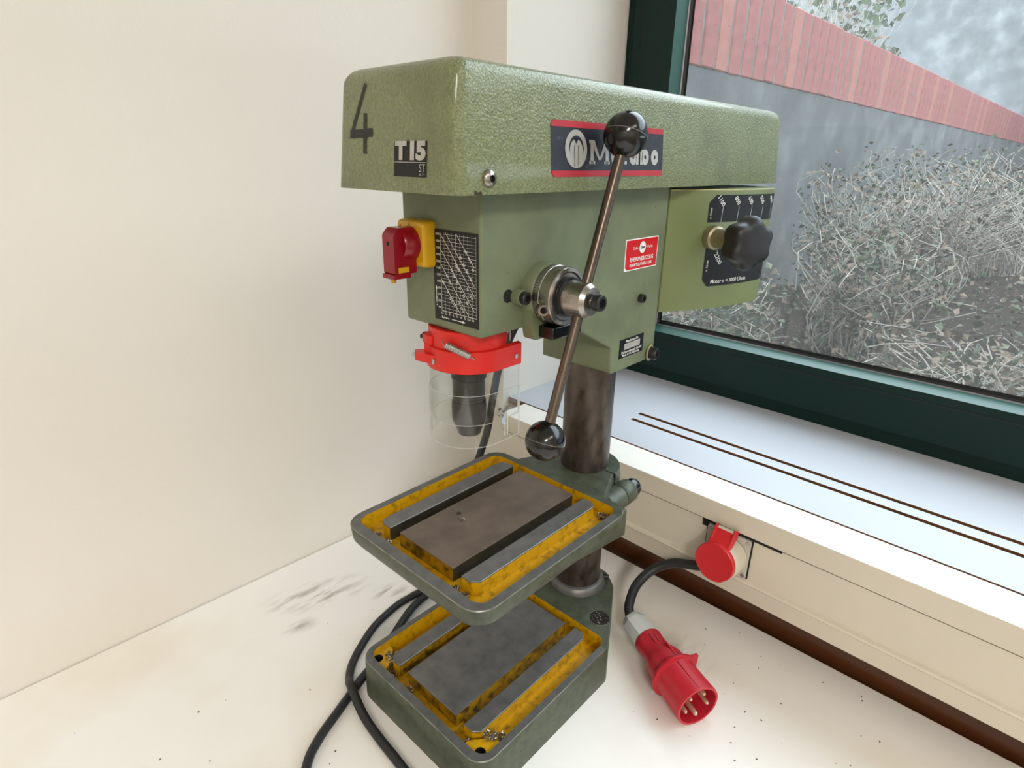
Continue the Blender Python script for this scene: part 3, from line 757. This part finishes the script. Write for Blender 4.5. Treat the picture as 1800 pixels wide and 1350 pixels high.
# --- hood over the belt drive
z0, zT, dr, rr = .5648, .6520, .0070, .012
hx0, hx1, hwid = -.2762, .3040, .0733
k_ = dr/(zT-z0)
HY = .0012                                     # the cover sits a little towards the wall
def hood_out(z, extra=0., rc=.011):
    i = (z-z0)*k_+extra
    return [(x, y, z) for x, y in rpoly([(hx0+i, -hwid+i), (hx1-i, -hwid+i), (hx1-i, hwid+HY*2-i), (hx0+i, hwid+HY*2-i)], max(rc-extra*.3, .004), 8)]
mb = MB()
rings = [hood_out(z0+.004, .003), hood_out(z0, .0018), hood_out(z0, .0003), hood_out(z0+.0008, 0), hood_out(zT-rr)]
for q in range(1, 7):
    t = q/6*PI/2; rings.append(hood_out(zT-rr+rr*math.sin(t), rr*(1-math.cos(t))))
mb.rings(rings, 'hammered_green', True, 'hammered_green', 'hammered_green')
hood = mb.build('belt_cover', DP, smooth=50)
hv = Vector((k_, 0, 1)).normalized(); hf = planefn((hx0-k_*z0*0, 0, z0), -Y, (k_, 0, 1))
hs = planefn((0, -hwid, z0), X, (0, k_, 1)); sc_ = math.sqrt(1+k_*k_)
F = lambda u, z: (u+.0032, (z-z0)*sc_)
mb = MB(); p = Print(mb, hf)                    # handwritten 4
wd = .0052
def stroke(pts, wd):
    for a, b in zip(pts[:-1], pts[1:]):
        d = (Vector(b)-Vector(a)); l = d.length; d = d/l
        a2 = Vector(a)-d*wd*.35; b2 = Vector(b)+d*wd*.35; p.line(a2, b2, wd, 'marker_ink', .0004+random.random()*.0001)
stroke([F(-.0353, .6384), F(-.0500, .6120), F(-.0537, .6040)], .0038); stroke([F(-.0537, .6050), F(-.0279, .6058)], .0062); stroke([F(-.0354, .6180), F(-.0359, .5923)], .0044)
mb.build('marked_number', hood, smooth=0, weld=False)['label'] = 'black handwritten number 4'
mb = MB(); p = Print(mb, hf)                    # T15 label
a0, a1 = .0045, .0417; b0, b1 = F(0, .5757)[1], F(0, .5996)[1]
p.rect(a0, a1, b0, b1, 'black_print', .0004)
p.text('T', a0+.0022, b1-.0070, .0160, 'silver_print', .0007, bold=.06, xscale=1.22); p.text('15', a0+.0158, b1-.0070, .0160, 'silver_print', .0007, bold=.06, xscale=1.35, spacing=.9)
p.line((a0, b0+.0098), (a1, b0+.0098), .0004, 'silver_print', .0007)
p.text('ST', a1-.0012, b0+.0058, .0076, 'silver_print', .0007, align='RIGHT', xscale=.85); p.text('ac 3~', a1-.0012, b0+.0020, .0028, 'silver_print', .0007, align='RIGHT')
mb.build('model_label', hood, smooth=0, weld=False)['label'] = 'black model label with silver T15'
# maker badge on the side
mb = MB(); p = Print(mb, hs)
a0, a1 = -.1755, -.0060; b0, b1 = F(0, .5760)[1], F(0, .6178)[1]; H = b1-b0
cc = .0028
p.poly([(a0, b0+cc), (a0+cc, b0), (a1-cc, b0), (a1, b0+cc), (a1, b1-cc*.3), (a1-cc*.3, b1), (a0+cc, b1), (a0, b1-cc)], 'navy_print', .0004)
p.poly([(a0, b0+cc), (a0+cc, b0), (a1-cc, b0), (a1, b0+cc), (a1, b0+H*.115), (a0, b0+H*.115)], 'red_print', .0006)
p.poly([(a0, b1-H*.115), (a1, b1-H*.115), (a1, b1-cc*.3), (a1-cc*.3, b1), (a0+cc, b1), (a0, b1-cc)], 'red_print', .0006)
lu, lv, lr = -.1440, (b0+b1)/2+.0002, .0146
p.disc(lu, lv, lr, 'silver_print', .0007, 40)
# dark arch, tapering at both ends, and the m inside it
N_ = 20; outer = []; inner = []
for i in range(N_+1):
    t = (-18+216*i/N_)*PI/180; tap = max(0., math.sin(PI*i/N_))
    outer.append((lu+.0096*math.cos(t), lv+.0002+.0100*math.sin(t))); inner.append((lu+(.0096-.0022*tap**.7)*math.cos(t), lv+.0002+(.0100-.0026*tap**.7)*math.sin(t)))
for i in range(N_): p.poly([outer[i], outer[i+1], inner[i+1], inner[i]], 'navy_print', .0009)
p.poly([(lu-.0032, lv+.0082), (lu, lv+.0038), (lu+.0032, lv+.0082)], 'navy_print', .0009)
for s in (-1, 1): p.line((lu+s*.0026, lv+.0030), (lu+s*.0026, lv-.0144), .0006, 'navy_print', .0009)
# slab lettering
def glyph_M(x, w_, h):
    s = h*.24
    for xx in (x+h*.10, x+w_-h*.10-s): p.rect(xx, xx+s, bl, bl+h, 'silver_print', .0007)
    for xx in (x, x+w_-s-h*.20): p.rect(xx, xx+s+h*.20, bl, bl+h*.14, 'silver_print', .0007)
    p.rect(x, x+h*.3, bl+h*.86, bl+h, 'silver_print', .0007); p.rect(x+w_-h*.3, x+w_, bl+h*.86, bl+h, 'silver_print', .0007)
    c = x+w_/2
    p.poly([(x+h*.08, bl+h), (x+h*.40, bl+h), (c+h*.04, bl+h*.18), (c-h*.10, bl+h*.18)], 'silver_print', .0008); p.poly([(x+w_-h*.08, bl+h), (x+w_-h*.40, bl+h), (c-h*.04, bl+h*.18), (c+h*.10, bl+h*.18)], 'silver_print', .0008)
def glyph_o(cx, h, a0=0, a1=2*PI): p.ring(cx, bl+h/2, h*.14, h*.53, 'silver_print', .0007, a0, a1, 26, .95)
bl = b0+H*.235; cap = .0188; xh = .0130
glyph_M(-.1265, .0300, cap)
glyph_o(-.0880, xh, .0, 1.75*PI); p.rect(-.0930, -.0825, bl+xh*.42, bl+xh*.58, 'silver_print', .0008)
p.rect(-.0770, -.0725, bl, bl+cap*.95, 'silver_print', .0007); p.rect(-.0800, -.0690, bl+xh*.80, bl+xh*.97, 'silver_print', .0007); p.rect(-.0725, -.0695, bl, bl+.0028, 'silver_print', .0007)
glyph_o(-.0590, xh); p.rect(-.0545, -.0500, bl, bl+xh, 'silver_print', .0007)
p.rect(-.0470, -.0425, bl, bl+cap, 'silver_print', .0007); glyph_o(-.0385, xh)
glyph_o(-.0215, xh)
mb.build('maker_badge', hood, smooth=0, weld=False)['label'] = 'dark blue maker badge with red edges and silver lettering'
mb = MB(); cs = hs(-.2448, F(0, .5757)[1], 0)
mb.lathe([(0, .0062), (.0012, .0062), (.0030, .0050), (.0038, .0026)], cs, -Y, 'bright_steel', 28, False); mb.lathe([(.0038, .0026), (.0020, .0024), (.0020, .0001)], cs, -Y, 'dark_steel', 6, False); mb.build('cover_screw', hood, smooth=40)
mb = MB(); p = Print(mb, hs); p.poly([(-.2600, .0003), (-.2520, .0003), (-.2530, .0028), (-.2560, .0018), (-.2590, .0034)], 'dirt', .0003); mb.build('paint_chip', hood, smooth=0, weld=False)

# --- curved motor cover
motor = empty('motor_cover', parent=DP)
arcP = []
xc, yc, RR = .228, .1885, .292
t = .0585
def yarc(x): return yc-math.sqrt(RR*RR-(x-xc)**2)
for i in range(25):
    x = .0585+(.204-.0585)*i/24; arcP.append((x, yarc(x)))
cx2, r2 = .204, .058; cy2 = yarc(.204)+r2
for i in range(1, 15):
    an = -PI/2+(PI*.62)*i/14; arcP.append((cx2+r2*math.cos(an)+.001*0, cy2+r2*math.sin(an)))
far = [(.235, .060), (.20, .085), (.10, .085), (.0585, .0488)]
planM = arcP+far
mz0, mz1 = .4245, .5612
mb = MB()
mb.rings([[(x, y, mz0) for x, y in planM], [(x, y, mz1-.0016) for x, y in planM], [(x, y, mz1) for x, y in planM]], 'sheet_green', True, 'sheet_green', 'sheet_green', ['sheet_green', 'brass_grey'])
mb.build('motor_casing', motor, .0012, 2, smooth=40)
# arc-length map of the curved face
S = [0.]
for a, b in zip(arcP[:-1], arcP[1:]): S.append(S[-1]+math.hypot(b[0]-a[0], b[1]-a[1]))
def mfn(s, z, l):
    s = max(0, min(S[-1]-1e-6, s)); i = max(k for k in range(len(S)-1) if S[k] <= s); q = (s-S[i])/(S[i+1]-S[i])
    a, b = arcP[i], arcP[i+1]; d = Vector((b[0]-a[0], b[1]-a[1], 0)).normalized(); n = Vector((d.y, -d.x, 0))
    return Vector((a[0]+(b[0]-a[0])*q, a[1]+(b[1]-a[1])*q, z))+n*l
def s_of(x): return min(range(len(arcP)), key=lambda i: abs(arcP[i][0]-x)) and S[min(range(25), key=lambda i: abs(arcP[i][0]-x))]
sl0, sl1 = .0500, .2330
mb = MB(); p = Print(mb, mfn)
zt_, zb_ = .5550, .5255
p.rect(sl0, sl0+.009, zb_, zt_-.008, 'black_print', .0006, 1); p.rect(sl0+.009, sl1, zb_, zt_, 'black_print', .0006, 24)
mb.add([mfn(sl0, zt_-.008, .0006), mfn(sl0+.009, zt_-.008, .0006), mfn(sl0+.009, zt_, .0006)], [(0, 1, 2)], 'black_print')
for s, q in (('1100', .020), ('850', .045), ('650', .068), ('500', .091), ('400', .113), ('300', .135)):
    p.text(s, sl0+q-.004, zt_-.0065, .0072, 'white_print', .0009, rot=-.85, bold=.01, align='CENTER'); p.line((sl0+q, zt_-.0125), (sl0+q-.001, zb_), .0004, 'white_print', .0009)
p.text('n 1/min', sl0+.0035, zb_+.004, .0040, 'white_print', .0009, rot=PI/2)
mb.build('speed_label', motor, smooth=0, weld=False)['label'] = 'upper black label with speed numbers'
mb = MB(); p = Print(mb, mfn)
zt_, zb_ = .4960, .4520
s0 = sl0+.003
p.rect(s0, s0+.008, zb_+.008, zt_, 'black_print', .0006, 1); p.rect(s0+.008, sl1, zb_, zt_, 'black_print', .0006, 24)
mb.add([mfn(s0, zb_+.008, .0006), mfn(s0+.008, zb_, .0006), mfn(s0+.008, zb_+.008, .0006)], [(0, 1, 2)], 'black_print')
for s, q in (('2200', .019), ('1700', .043), ('1300', .075), ('1000', .100), ('800', .124)):
    p.text(s, s0+q, zt_-.012, .0080, 'white_print', .0009, rot=-.95, bold=.01, align='CENTER'); p.line((s0+q-.003, zt_-.001), (s0+q-.002, zt_-.005), .0004, 'white_print', .0009)
p.text('n 1/min', s0+.0042, zt_-.026, .0042, 'white_print', .0009, rot=PI/2, bold=.02)
p.text('Motor n = 3000 U/min', s0+.012, zb_+.0052, .0066, 'white_print', .0009, bold=.01)
mb.build('speed_label', motor, smooth=0, weld=False)['label'] = 'lower black label with motor speed text'
# clamping knob
K0 = Vector((.110, yarc(.110), .5086)); kn = Vector((.110-xc, yarc(.110)-yc, 0)).normalized()
mb = MB(); mb.lathe([(0, .0135), (.002, .0140), (.0085, .0132), (.0100, .0108), (.046, .0098)], K0, kn, 'shaft_steel', 32); mb.build('knob_shaft', motor, smooth=40)
mb = MB(); R = []; n = 84
e1 = Z; e2 = kn.cross(Z)
for (s, q, lobe) in ((.036, .40, 0.), (.040, .60, .4), (.043, .86, .9), (.048, .98, 1.), (.058, 1.0, 1.), (.063, .96, 1.), (.0665, .86, .9), (.0680, .70, .6), (.0685, .30, 0.)):
    R.append([K0+kn*s+(e1*math.cos(2*PI*j/n)+e2*math.sin(2*PI*j/n))*(.0268*q*(1+.085*lobe*math.cos(6*2*PI*j/n+.5))) for j in range(n)])
mb.rings(R, 'knob_black', True, 'knob_black', 'knob_black'); mb.build('star_knob', motor, smooth=50)

# --- main switch
sw = empty('main_switch', parent=DP)
mb = MB(); c = fx(-.0230, .5215, 0)
pl = rpoly([(-.0172, -.0185), (.0172, -.0185), (.0172, .0185), (-.0172, .0185)], .0035, 5)
def swp(x, i): return [Vector((x, .0230-u*(1-i), .5215+v*(1-i))) for u, v in pl]
mb.rings([swp(HX, -.05), swp(HX-.0085, -.03), swp(HX-.0118, .02), swp(HX-.0125, .06)], 'switch_yellow', True, None, 'switch_yellow')
pp = Print(mb, planefn((HX-.0125, 0, 0), -Y, Z)); pp.text('0', -.0350, .5345, .0050, 'black_print', .0003, align='CENTER'); pp.text('I', -.0232, .5358, .0050, 'black_print', .0003, align='CENTER', bold=.02)
mb.build('switch_plate', sw, smooth=40)
mb = MB(); KX = HX-.0125
mb.lathe([(0, .0142), (.004, .0142), (.012, .0128), (.0135, .0115)], (KX, .0230, .5215), -X, 'switch_red', 40)
g = rpoly([(-.0200, .0000), (.0175, .0000), (.0175, -.0170), (.0120, -.0225), (-.0200, -.0225)], [.001, .005, .003, .004, .002], 4)
mb.rings([[(KX+b, y, .5180+a) for a, b in g] for y in (.0305, .0295, .0165, .0155)], 'switch_red', True, 'switch_red', 'switch_red')
mb.build('switch_knob', sw, .0008, 2, smooth=40)
mb = MB(); mb.box(KX-.0240, KX-.0060, .0150, .0310, .4945, .4985, 'switch_red'); mb.build('lock_tab', sw, .0008, 2, smooth=0)
mb = MB(); mb.box(KX-.0190, KX-.0085, .0145, .0155, .4995, .5040, 'switch_yellow'); mb.lathe([(0, .0026), (.004, .0022)], (KX-.0180, .0240, .4945), -Z, 'switch_yellow', 14)
mb.build('lock_slide', sw, .0004, 1, smooth=30)['label'] = 'yellow lock slide'
mb = MB(); mb.lathe([(0, .0020), (.0004, .0016)], (KX-.0225, .0230, .5230), -X, 'hole_black', 12); mb.build('pin_hole', sw, smooth=0)

# --- chuck
SX = -.1985
mb = MB(); mb.lathe([(.0, .0095), (.0005, .0110), (.0035, .0118), (.0125, .0155), (.0160, .0164), (.0300, .0166), (.0345, .0160), (.0350, .0150), (.0365, .0148), (.0370, .0154), (.0560, .0154), (.0570, .0160), (.0580, .0168), (.0640, .0168), (.0650, .0150), (.085, .0140), (.110, .0140)], (SX, 0, .3400), Z, 'dark_steel', 48)
mb.build('chuck', DP, smooth=35)

# --- chuck guard
gd = empty('chuck_guard', parent=DP)
mb = MB(); mb.lathe([(0, .0335), (0, .0360), (.0165, .0360), (.0165, .0300), (.004, .0300), (0, .0335)], (SX, 0, .4330), Z, 'guard_red', 56, False); mb.build('clamp_ring', gd, .0005, 1, smooth=40)
def Upath(r, xe=-.168, n=28):
    pts = [(xe, -r), ((xe+SX)/2, -r)]
    for i in range(n+1):
        t = -PI/2-PI*i/n; pts.append((SX+r*math.cos(t), r*math.sin(t)))
    return pts+[((xe+SX)/2, r), (xe, r)]
def Ushell(mb, r, th, z0, z1, m, edge=None, xe=-.168):
    a = Upath(r, xe); b = Upath(r-th, xe)
    R = [[(x, y, z0) for x, y in a], [(x, y, z1) for x, y in a], [(x, y, z1) for x, y in b], [(x, y, z0) for x, y in b], [(x, y, z0) for x, y in a]]
    mb.rings(R, m, False, mlist=[m, edge or m, m, edge or m])
    for k in (0, -1): mb.add([(*a[k], z0), (*a[k], z1), (*b[k], z1), (*b[k], z0)], [(0, 1, 2, 3)], edge or m)
mb = MB(); Ushell(mb, .0386, .0022, .4130, .4325, 'guard_red', xe=-.1685)
a = Upath(.0386, -.1685); b = Upath(.0345, -.1685)
mb.rings([[(x, y, .4325) for x, y in a], [(x, y, .4338) for x, y in b], [(x, y, .4318) for x, y in b]], 'guard_red', False); mb.build('guard_band', gd, smooth=40)
mb = MB(); Ushell(mb, .0362, .0016, .3624, .4200, 'clear_plastic', 'clear_edge'); mb.build('upper_shield', gd, smooth=40)['label'] = 'clear plastic upper shield'
mb = MB(); Ushell(mb, .0376, .0014, .3408, .3915, 'clear_plastic', 'clear_edge'); mb.build('lower_shield', gd, smooth=40)['label'] = 'clear plastic sliding lower shield'
mb = MB()
c = Vector((-.1950, -.0378, .3720)); mb.lathe([(0, .0042), (.003, .0040), (.0032, .0026), (.007, .0024)], c, -Y, 'zinc', 16)
for s in (-1, 1):
    d = Vector((.35*s, -.3, .9*s)).normalized(); e = d.cross(Y).normalized()
    wing = [c-Y*.002+d*.002-e*.0022, c-Y*.004+d*.0090-e*.0030, c-Y*.0050+d*.0105+e*.0, c-Y*.004+d*.0090+e*.0030, c-Y*.002+d*.002+e*.0022]
    mb.rings([wing, [q-Y*.0014 for q in wing]], 'zinc', True, 'zinc', 'zinc')
mb.build('wing_screw', gd, smooth=40)
mb = MB()
for x_ in (-.1882, -.1850): mb.box(x_-.0003, x_+.0003, -.0381, -.0374, .3455, .3670, 'clear_edge')
mb.build('slot_edge', gd, smooth=0)
# hinge lugs, screws, spring at the front
mb = MB()
d = Vector((-.80, .60, 0)).normalized(); e = Vector((-.60, -.80, 0)).normalized(); c0 = Vector((SX, 0, 0))
def lug(pts, z0, z1):
    P2 = [c0+d*a+e*b for a, b in rpoly(pts, .002, 3)]; mb.rings([[(q.x, q.y, z0) for q in P2], [(q.x, q.y, z1) for q in P2]], 'guard_red', True, 'guard_red', 'guard_red')
lug([(.032, -.002), (.0490, .000), (.0490, .0080), (.0440, .0130), (.036, .020), (.030, .022)], .4185, .4262)
lug([(.030, -.004), (.0415, -.002), (.0415, .0050), (.0380, .012), (.033, .017)], .4345, .4420)
lug([(.030, .000), (.0405, .002), (.0405, .009), (.034, .014)], .4262, .4345)
mb.build('hinge_lug', gd, .0008, 2, smooth=40)
def scr(c, ax, r, l, m='zinc'):
    q = MB(); q.lathe([(0, r), (l*.8, r), (l, r*.7), (l, .0001)], c, ax, m, 16); q.build('guard_screw', gd, smooth=35)
scr(c0+d*.0455+e*.0045+Z*.4222, d*.8-e*.5, .0026, .0060); scr(c0+d*.0385+e*.002+Z*.4385, d*.8-e*.4, .0022, .0052, 'dark_steel')
scr(Vector((SX-.0372, .0040, .4205)), (-1, .1, 0), .0026, .0030); scr((-.1760, -.0386, .4215), -Y, .0022, .0016)
mb = MB(); s0 = Vector((-.2374, -.0131, .4396)); s1 = Vector((-.2256, -.0308, .4303)); ax = (s1-s0).normalized(); n1 = ax.cross(Z).normalized(); n2 = ax.cross(n1)
pts = []
for i in range(20*10+1):
    t = 2*PI*i/10; pts.append(s0+(s1-s0)*(i/200)+n1*.0028*math.cos(t)+n2*.0028*math.sin(t))
pts = [s0-ax*.005+Vector((.004, .003, .002)), s0-ax*.002]+pts+[s1+ax*.002, s1+ax*.004-Z*.001, s1+ax*.0055+Vector((.001, .002, .001))]
mb.tube(pts, .00052, 'zinc', 6); mb.build('spring', gd, smooth=60)['label'] = 'steel tension spring'
mb = MB(); mb.tube([(-.175, -.030, .4340), (-.1752, -.030, .452)], .0008, 'zinc', 8); mb.build('guard_pin', gd, smooth=60)

# ------------------------------------------------------------------ mains cable with plug
cord = empty('power_cable', 'black mains cable looping over the desk to a grey and red five-pin plug', 'cable', (-.28, .10, 0))
CR = .0050
def shift(o, root): o.parent = root; o.matrix_parent_inverse = Matrix.Translation(-Vector(root.location)); return o
P = [(.004, .0540, .4550), (-.008, .075, .440), (-.020, .100, .400), (-.040, .112, .345), (-.046, .120, .290), (-.052, .128, .235), (-.080, .146, .140), (-.105, .160, .060), (-.1250, .172, .014), (-.1480, .1790, .0052), (-.1728, .1790, .0052), (-.2159, .1690, .0052),
     (-.2523, .1500, .0052), (-.2750, .1335, .0055), (-.2895, .1160, .008), (-.2975, .0975, .0145), (-.3060, .0610, .0080), (-.3095, .0254, .0055), (-.3120, -.0132, .0052), (-.318, -.060, .0052), (-.345, -.115, .0052), (-.395, -.13, .0052), (-.430, -.080, .0052), (-.415, .0050, .0052),
     (-.3799, .0543, .0052), (-.3546, .0737, .0052), (-.3209, .0891, .0052), (-.2985, .0990, .0052), (-.2751, .1090, .0052), (-.2400, .1220, .0052), (-.1950, .1450, .0052), (-.1548, .1620, .0052), (-.110, .165, .0052), (-.040, .150, .0052),
     (.030, .150, .0052), (.110, .152, .0056), (.134, .150, .0085), (.146, .144, .0300), (.1430, .138, .0750), (.1350, .110, .1150), (.1300, .050, .1250), (.1300, -.020, .1250), (.1300, -.090, .1200), (.1250, -.130, .1080), (.1080, -.1420, .0985), (.0935, -.1370, .0950), (.0890, -.1280, .0920),
     (.0880, -.1159, .0880), (.0845, -.0954, .0810), (.0724, -.0745, .0660), (.0461, -.0662, .0510), (.0184, -.0732, .0400), (.0070, -.0820, .0335)]
mb = MB(); mb.tube(catmull(P, 8), [CR+.0013*max(0., min(1., (q-8*42)/16)) for q in range(8*(len(P)-1)+1)], 'cable_black', 12)
shift(mb.build('cable', smooth=60), cord)
pa = Vector((.0046, -.0905, .0295)); pb = Vector((-.0535, -.2090, .0270)); ax = (pb-pa).normalized(); Lp = (pb-pa).length
mb = MB(); mb.lathe([(-.0080, .0075), (-.0070, .0120), (-.004, .0142), (.002, .0162), (.026, .0170), (.034, .0168)], pa, ax, 'plug_grey', 8); mb.build('x', smooth=0).name = 'cable_gland'
shift(bpy.data.objects['cable_gland'], cord)['label'] = 'light grey cable gland'
mb = MB()
mb.lathe([(.030, .0150), (.031, .0176), (.033, .0183), (.040, .0176), (.048, .0172), (.055, .0178), (.062, .0205), (.070, .0232), (.080, .0240), (.0845, .0243), (.0850, .0290), (.0865, .0300), (.0890, .0298), (.0900, .0262), (.0920, .0255), (Lp-.002, .0266), (Lp, .0262), (Lp, .0236), (Lp-.022, .0228), (Lp-.022, .001)], pa, ax, 'plug_red', 56, False)
e1 = ax.cross(Z).normalized(); e2 = e1.cross(ax)
mb.obox(pa+ax*.110-e1*.010*0+e2*.0257, ax, e1, e2, .020, .0022, .0012, 'plug_red')
mb.obox(pa+ax*.070+e2*.0228-e1*.004, ax, e1, e2, .011, .0008, .0016, 'plug_red')
mb.obox(pa+ax*.044+e2*.0160+e1*.004, ax, e1, e2, .0070, .0008, .0018, 'switch_red'); mb.obox(pa+ax*.044+e2*.0162-e1*.001, ax, e1, e2, .0070, .0008, .0018, 'switch_red')
mb.obox(pa+ax*.0872-e1*.0235+e2*.0155, ax, e1, e2, .0020, .006, .006, 'plug_red')
mb.build('plug_body', smooth=40); shift(bpy.data.objects['plug_body'], cord)['label'] = 'red five-pin plug body'
for k in range(5):
    t = PI*.5-k*2*PI/5+.55; c = pa+ax*(Lp-.022)+(e1*math.cos(t)+e2*math.sin(t))*.0150
    mb = MB(); r = .0030 if k == 3 else .0024; mb.lathe([(0, r), (.0185, r), (.0205, r*.6), (.0206, .0001)], c, ax, 'brass', 14); o = mb.build('contact_pin', smooth=40); shift(o, cord)

# ------------------------------------------------------------------ wall socket in the duct
so = empty('wall_socket', 'red round-lidded power socket set in the beige cable duct', 'socket')
so.rotation_euler = (0, 0, TH)
PX = .0998
mb = MB(); pl = rpoly([(-.1855, .1005), (-.1285, .1005), (-.1285, .1560), (-.1855, .1560)], .004, 4)
mb.rings([[(PX+.003, y, z) for y, z in pl], [(PX-.0012, y, z) for y, z in pl]], 'socket_grey', True, None, 'socket_grey'); mb.build('mounting_plate', so, .0006, 2, smooth=30)
mb = MB(); mb.box(.1005, .1018, -.1290, -.1205, .1500, .1600, 'hole_black'); mb.box(.1005, .1018, -.2210, -.1200, .1570, .1606, 'hole_black'); mb.box(.1005, .1018, -.1872, -.1856, .1010, .157, 'hole_black'); mb.box(.1005, .1018, -.1283, -.1270, .1010, .157, 'hole_black'); mb.build('duct_cutout', so, smooth=0)
for y, z in ((-.1325, .1520), (-.1815, .1520), (-.1815, .1050), (-.1325, .1050)):
    mb = MB(); mb.lathe([(0, .0026), (.0008, .0024), (.0008, .0001)], (PX-.0012, y, z), -X, 'zinc', 16); mb.build('plate_screw', so, smooth=30)
mb = MB(); mb.lathe([(0, .0250), (.012, .0244), (.024, .0232), (.0255, .0222)], (PX-.001, -.1590, .1270), (-1, 0, -.10), 'socket_beige', 48); mb.build('socket_collar', so, smooth=40)
LD = Vector((.0695, -.1560, .1270)); ln = Vector((-1, 0, .06)).normalized(); l1 = Vector((0, -1, 0)); l2 = ln.cross(l1); l2 = -l2 if l2.z < 0 else l2
out = []
for k in range(48):
    t = 2*PI*k/48; r = .0252
    if -2.15 < math.atan2(math.sin(t), math.cos(t)) < -1.0: r = .0262/ max(.86, math.cos(math.atan2(math.sin(t), math.cos(t))+1.575)) if 0 else .0264
    out.append((r*math.cos(t), r*math.sin(t)))
mb = MB()
mb.rings([[LD+l1*u*.96+l2*v*.96-ln*.0045 for u, v in out], [LD+l1*u+l2*v-ln*.0035 for u, v in out], [LD+l1*u+l2*v+ln*.0010 for u, v in out], [LD+l1*u*.95+l2*v*.95+ln*.0022 for u, v in out], [LD+l1*u*.86+l2*v*.86+ln*.0018 for u, v in out]], 'socket_red', True, 'socket_red', 'socket_red')
mb.build('lid', so, smooth=35)
mb = MB()
a = [LD+l1*u+l2*v for u, v in ((-.0135, .0185), (.0150, .0185), (.0150, .0290), (-.0135, .0290))]
q0 = [Vector((.0700, -.1430, .1470)), Vector((.0700, -.1690, .1470)), Vector((.0880, -.1650, .1640)), Vector((.0880, -.1440, .1640))]
nn = (q0[1]-q0[0]).cross(q0[2]-q0[0]).normalized()
mb.rings([q0, [q-nn*.0035 for q in q0]], 'socket_red', True, 'socket_red', 'socket_red')
for yv in (-.1425, -.1665):
    mb.rings([[(x, yv, z) for x, z in ((.0690, .1440), (.0880, .1680), (.0960, .1650), (.0960, .1560), (.0760, .1400))], [(x, yv-.0030, z) for x, z in ((.0690, .1440), (.0880, .1680), (.0960, .1650), (.0960, .1560), (.0760, .1400))]], 'socket_red', True, 'socket_red', 'socket_red')
mb.build('lid_hinge', so, .0006, 2, smooth=30)
mb = MB(); mb.lathe([(0, .0042), (.0200, .0042)], (.0915, -.1458, .1610), -Y, 'socket_beige', 16); mb.box(.0900, .1000, -.1650, -.1460, .1520, .1600, 'socket_beige'); mb.build('hinge_barrel', so, smooth=40)
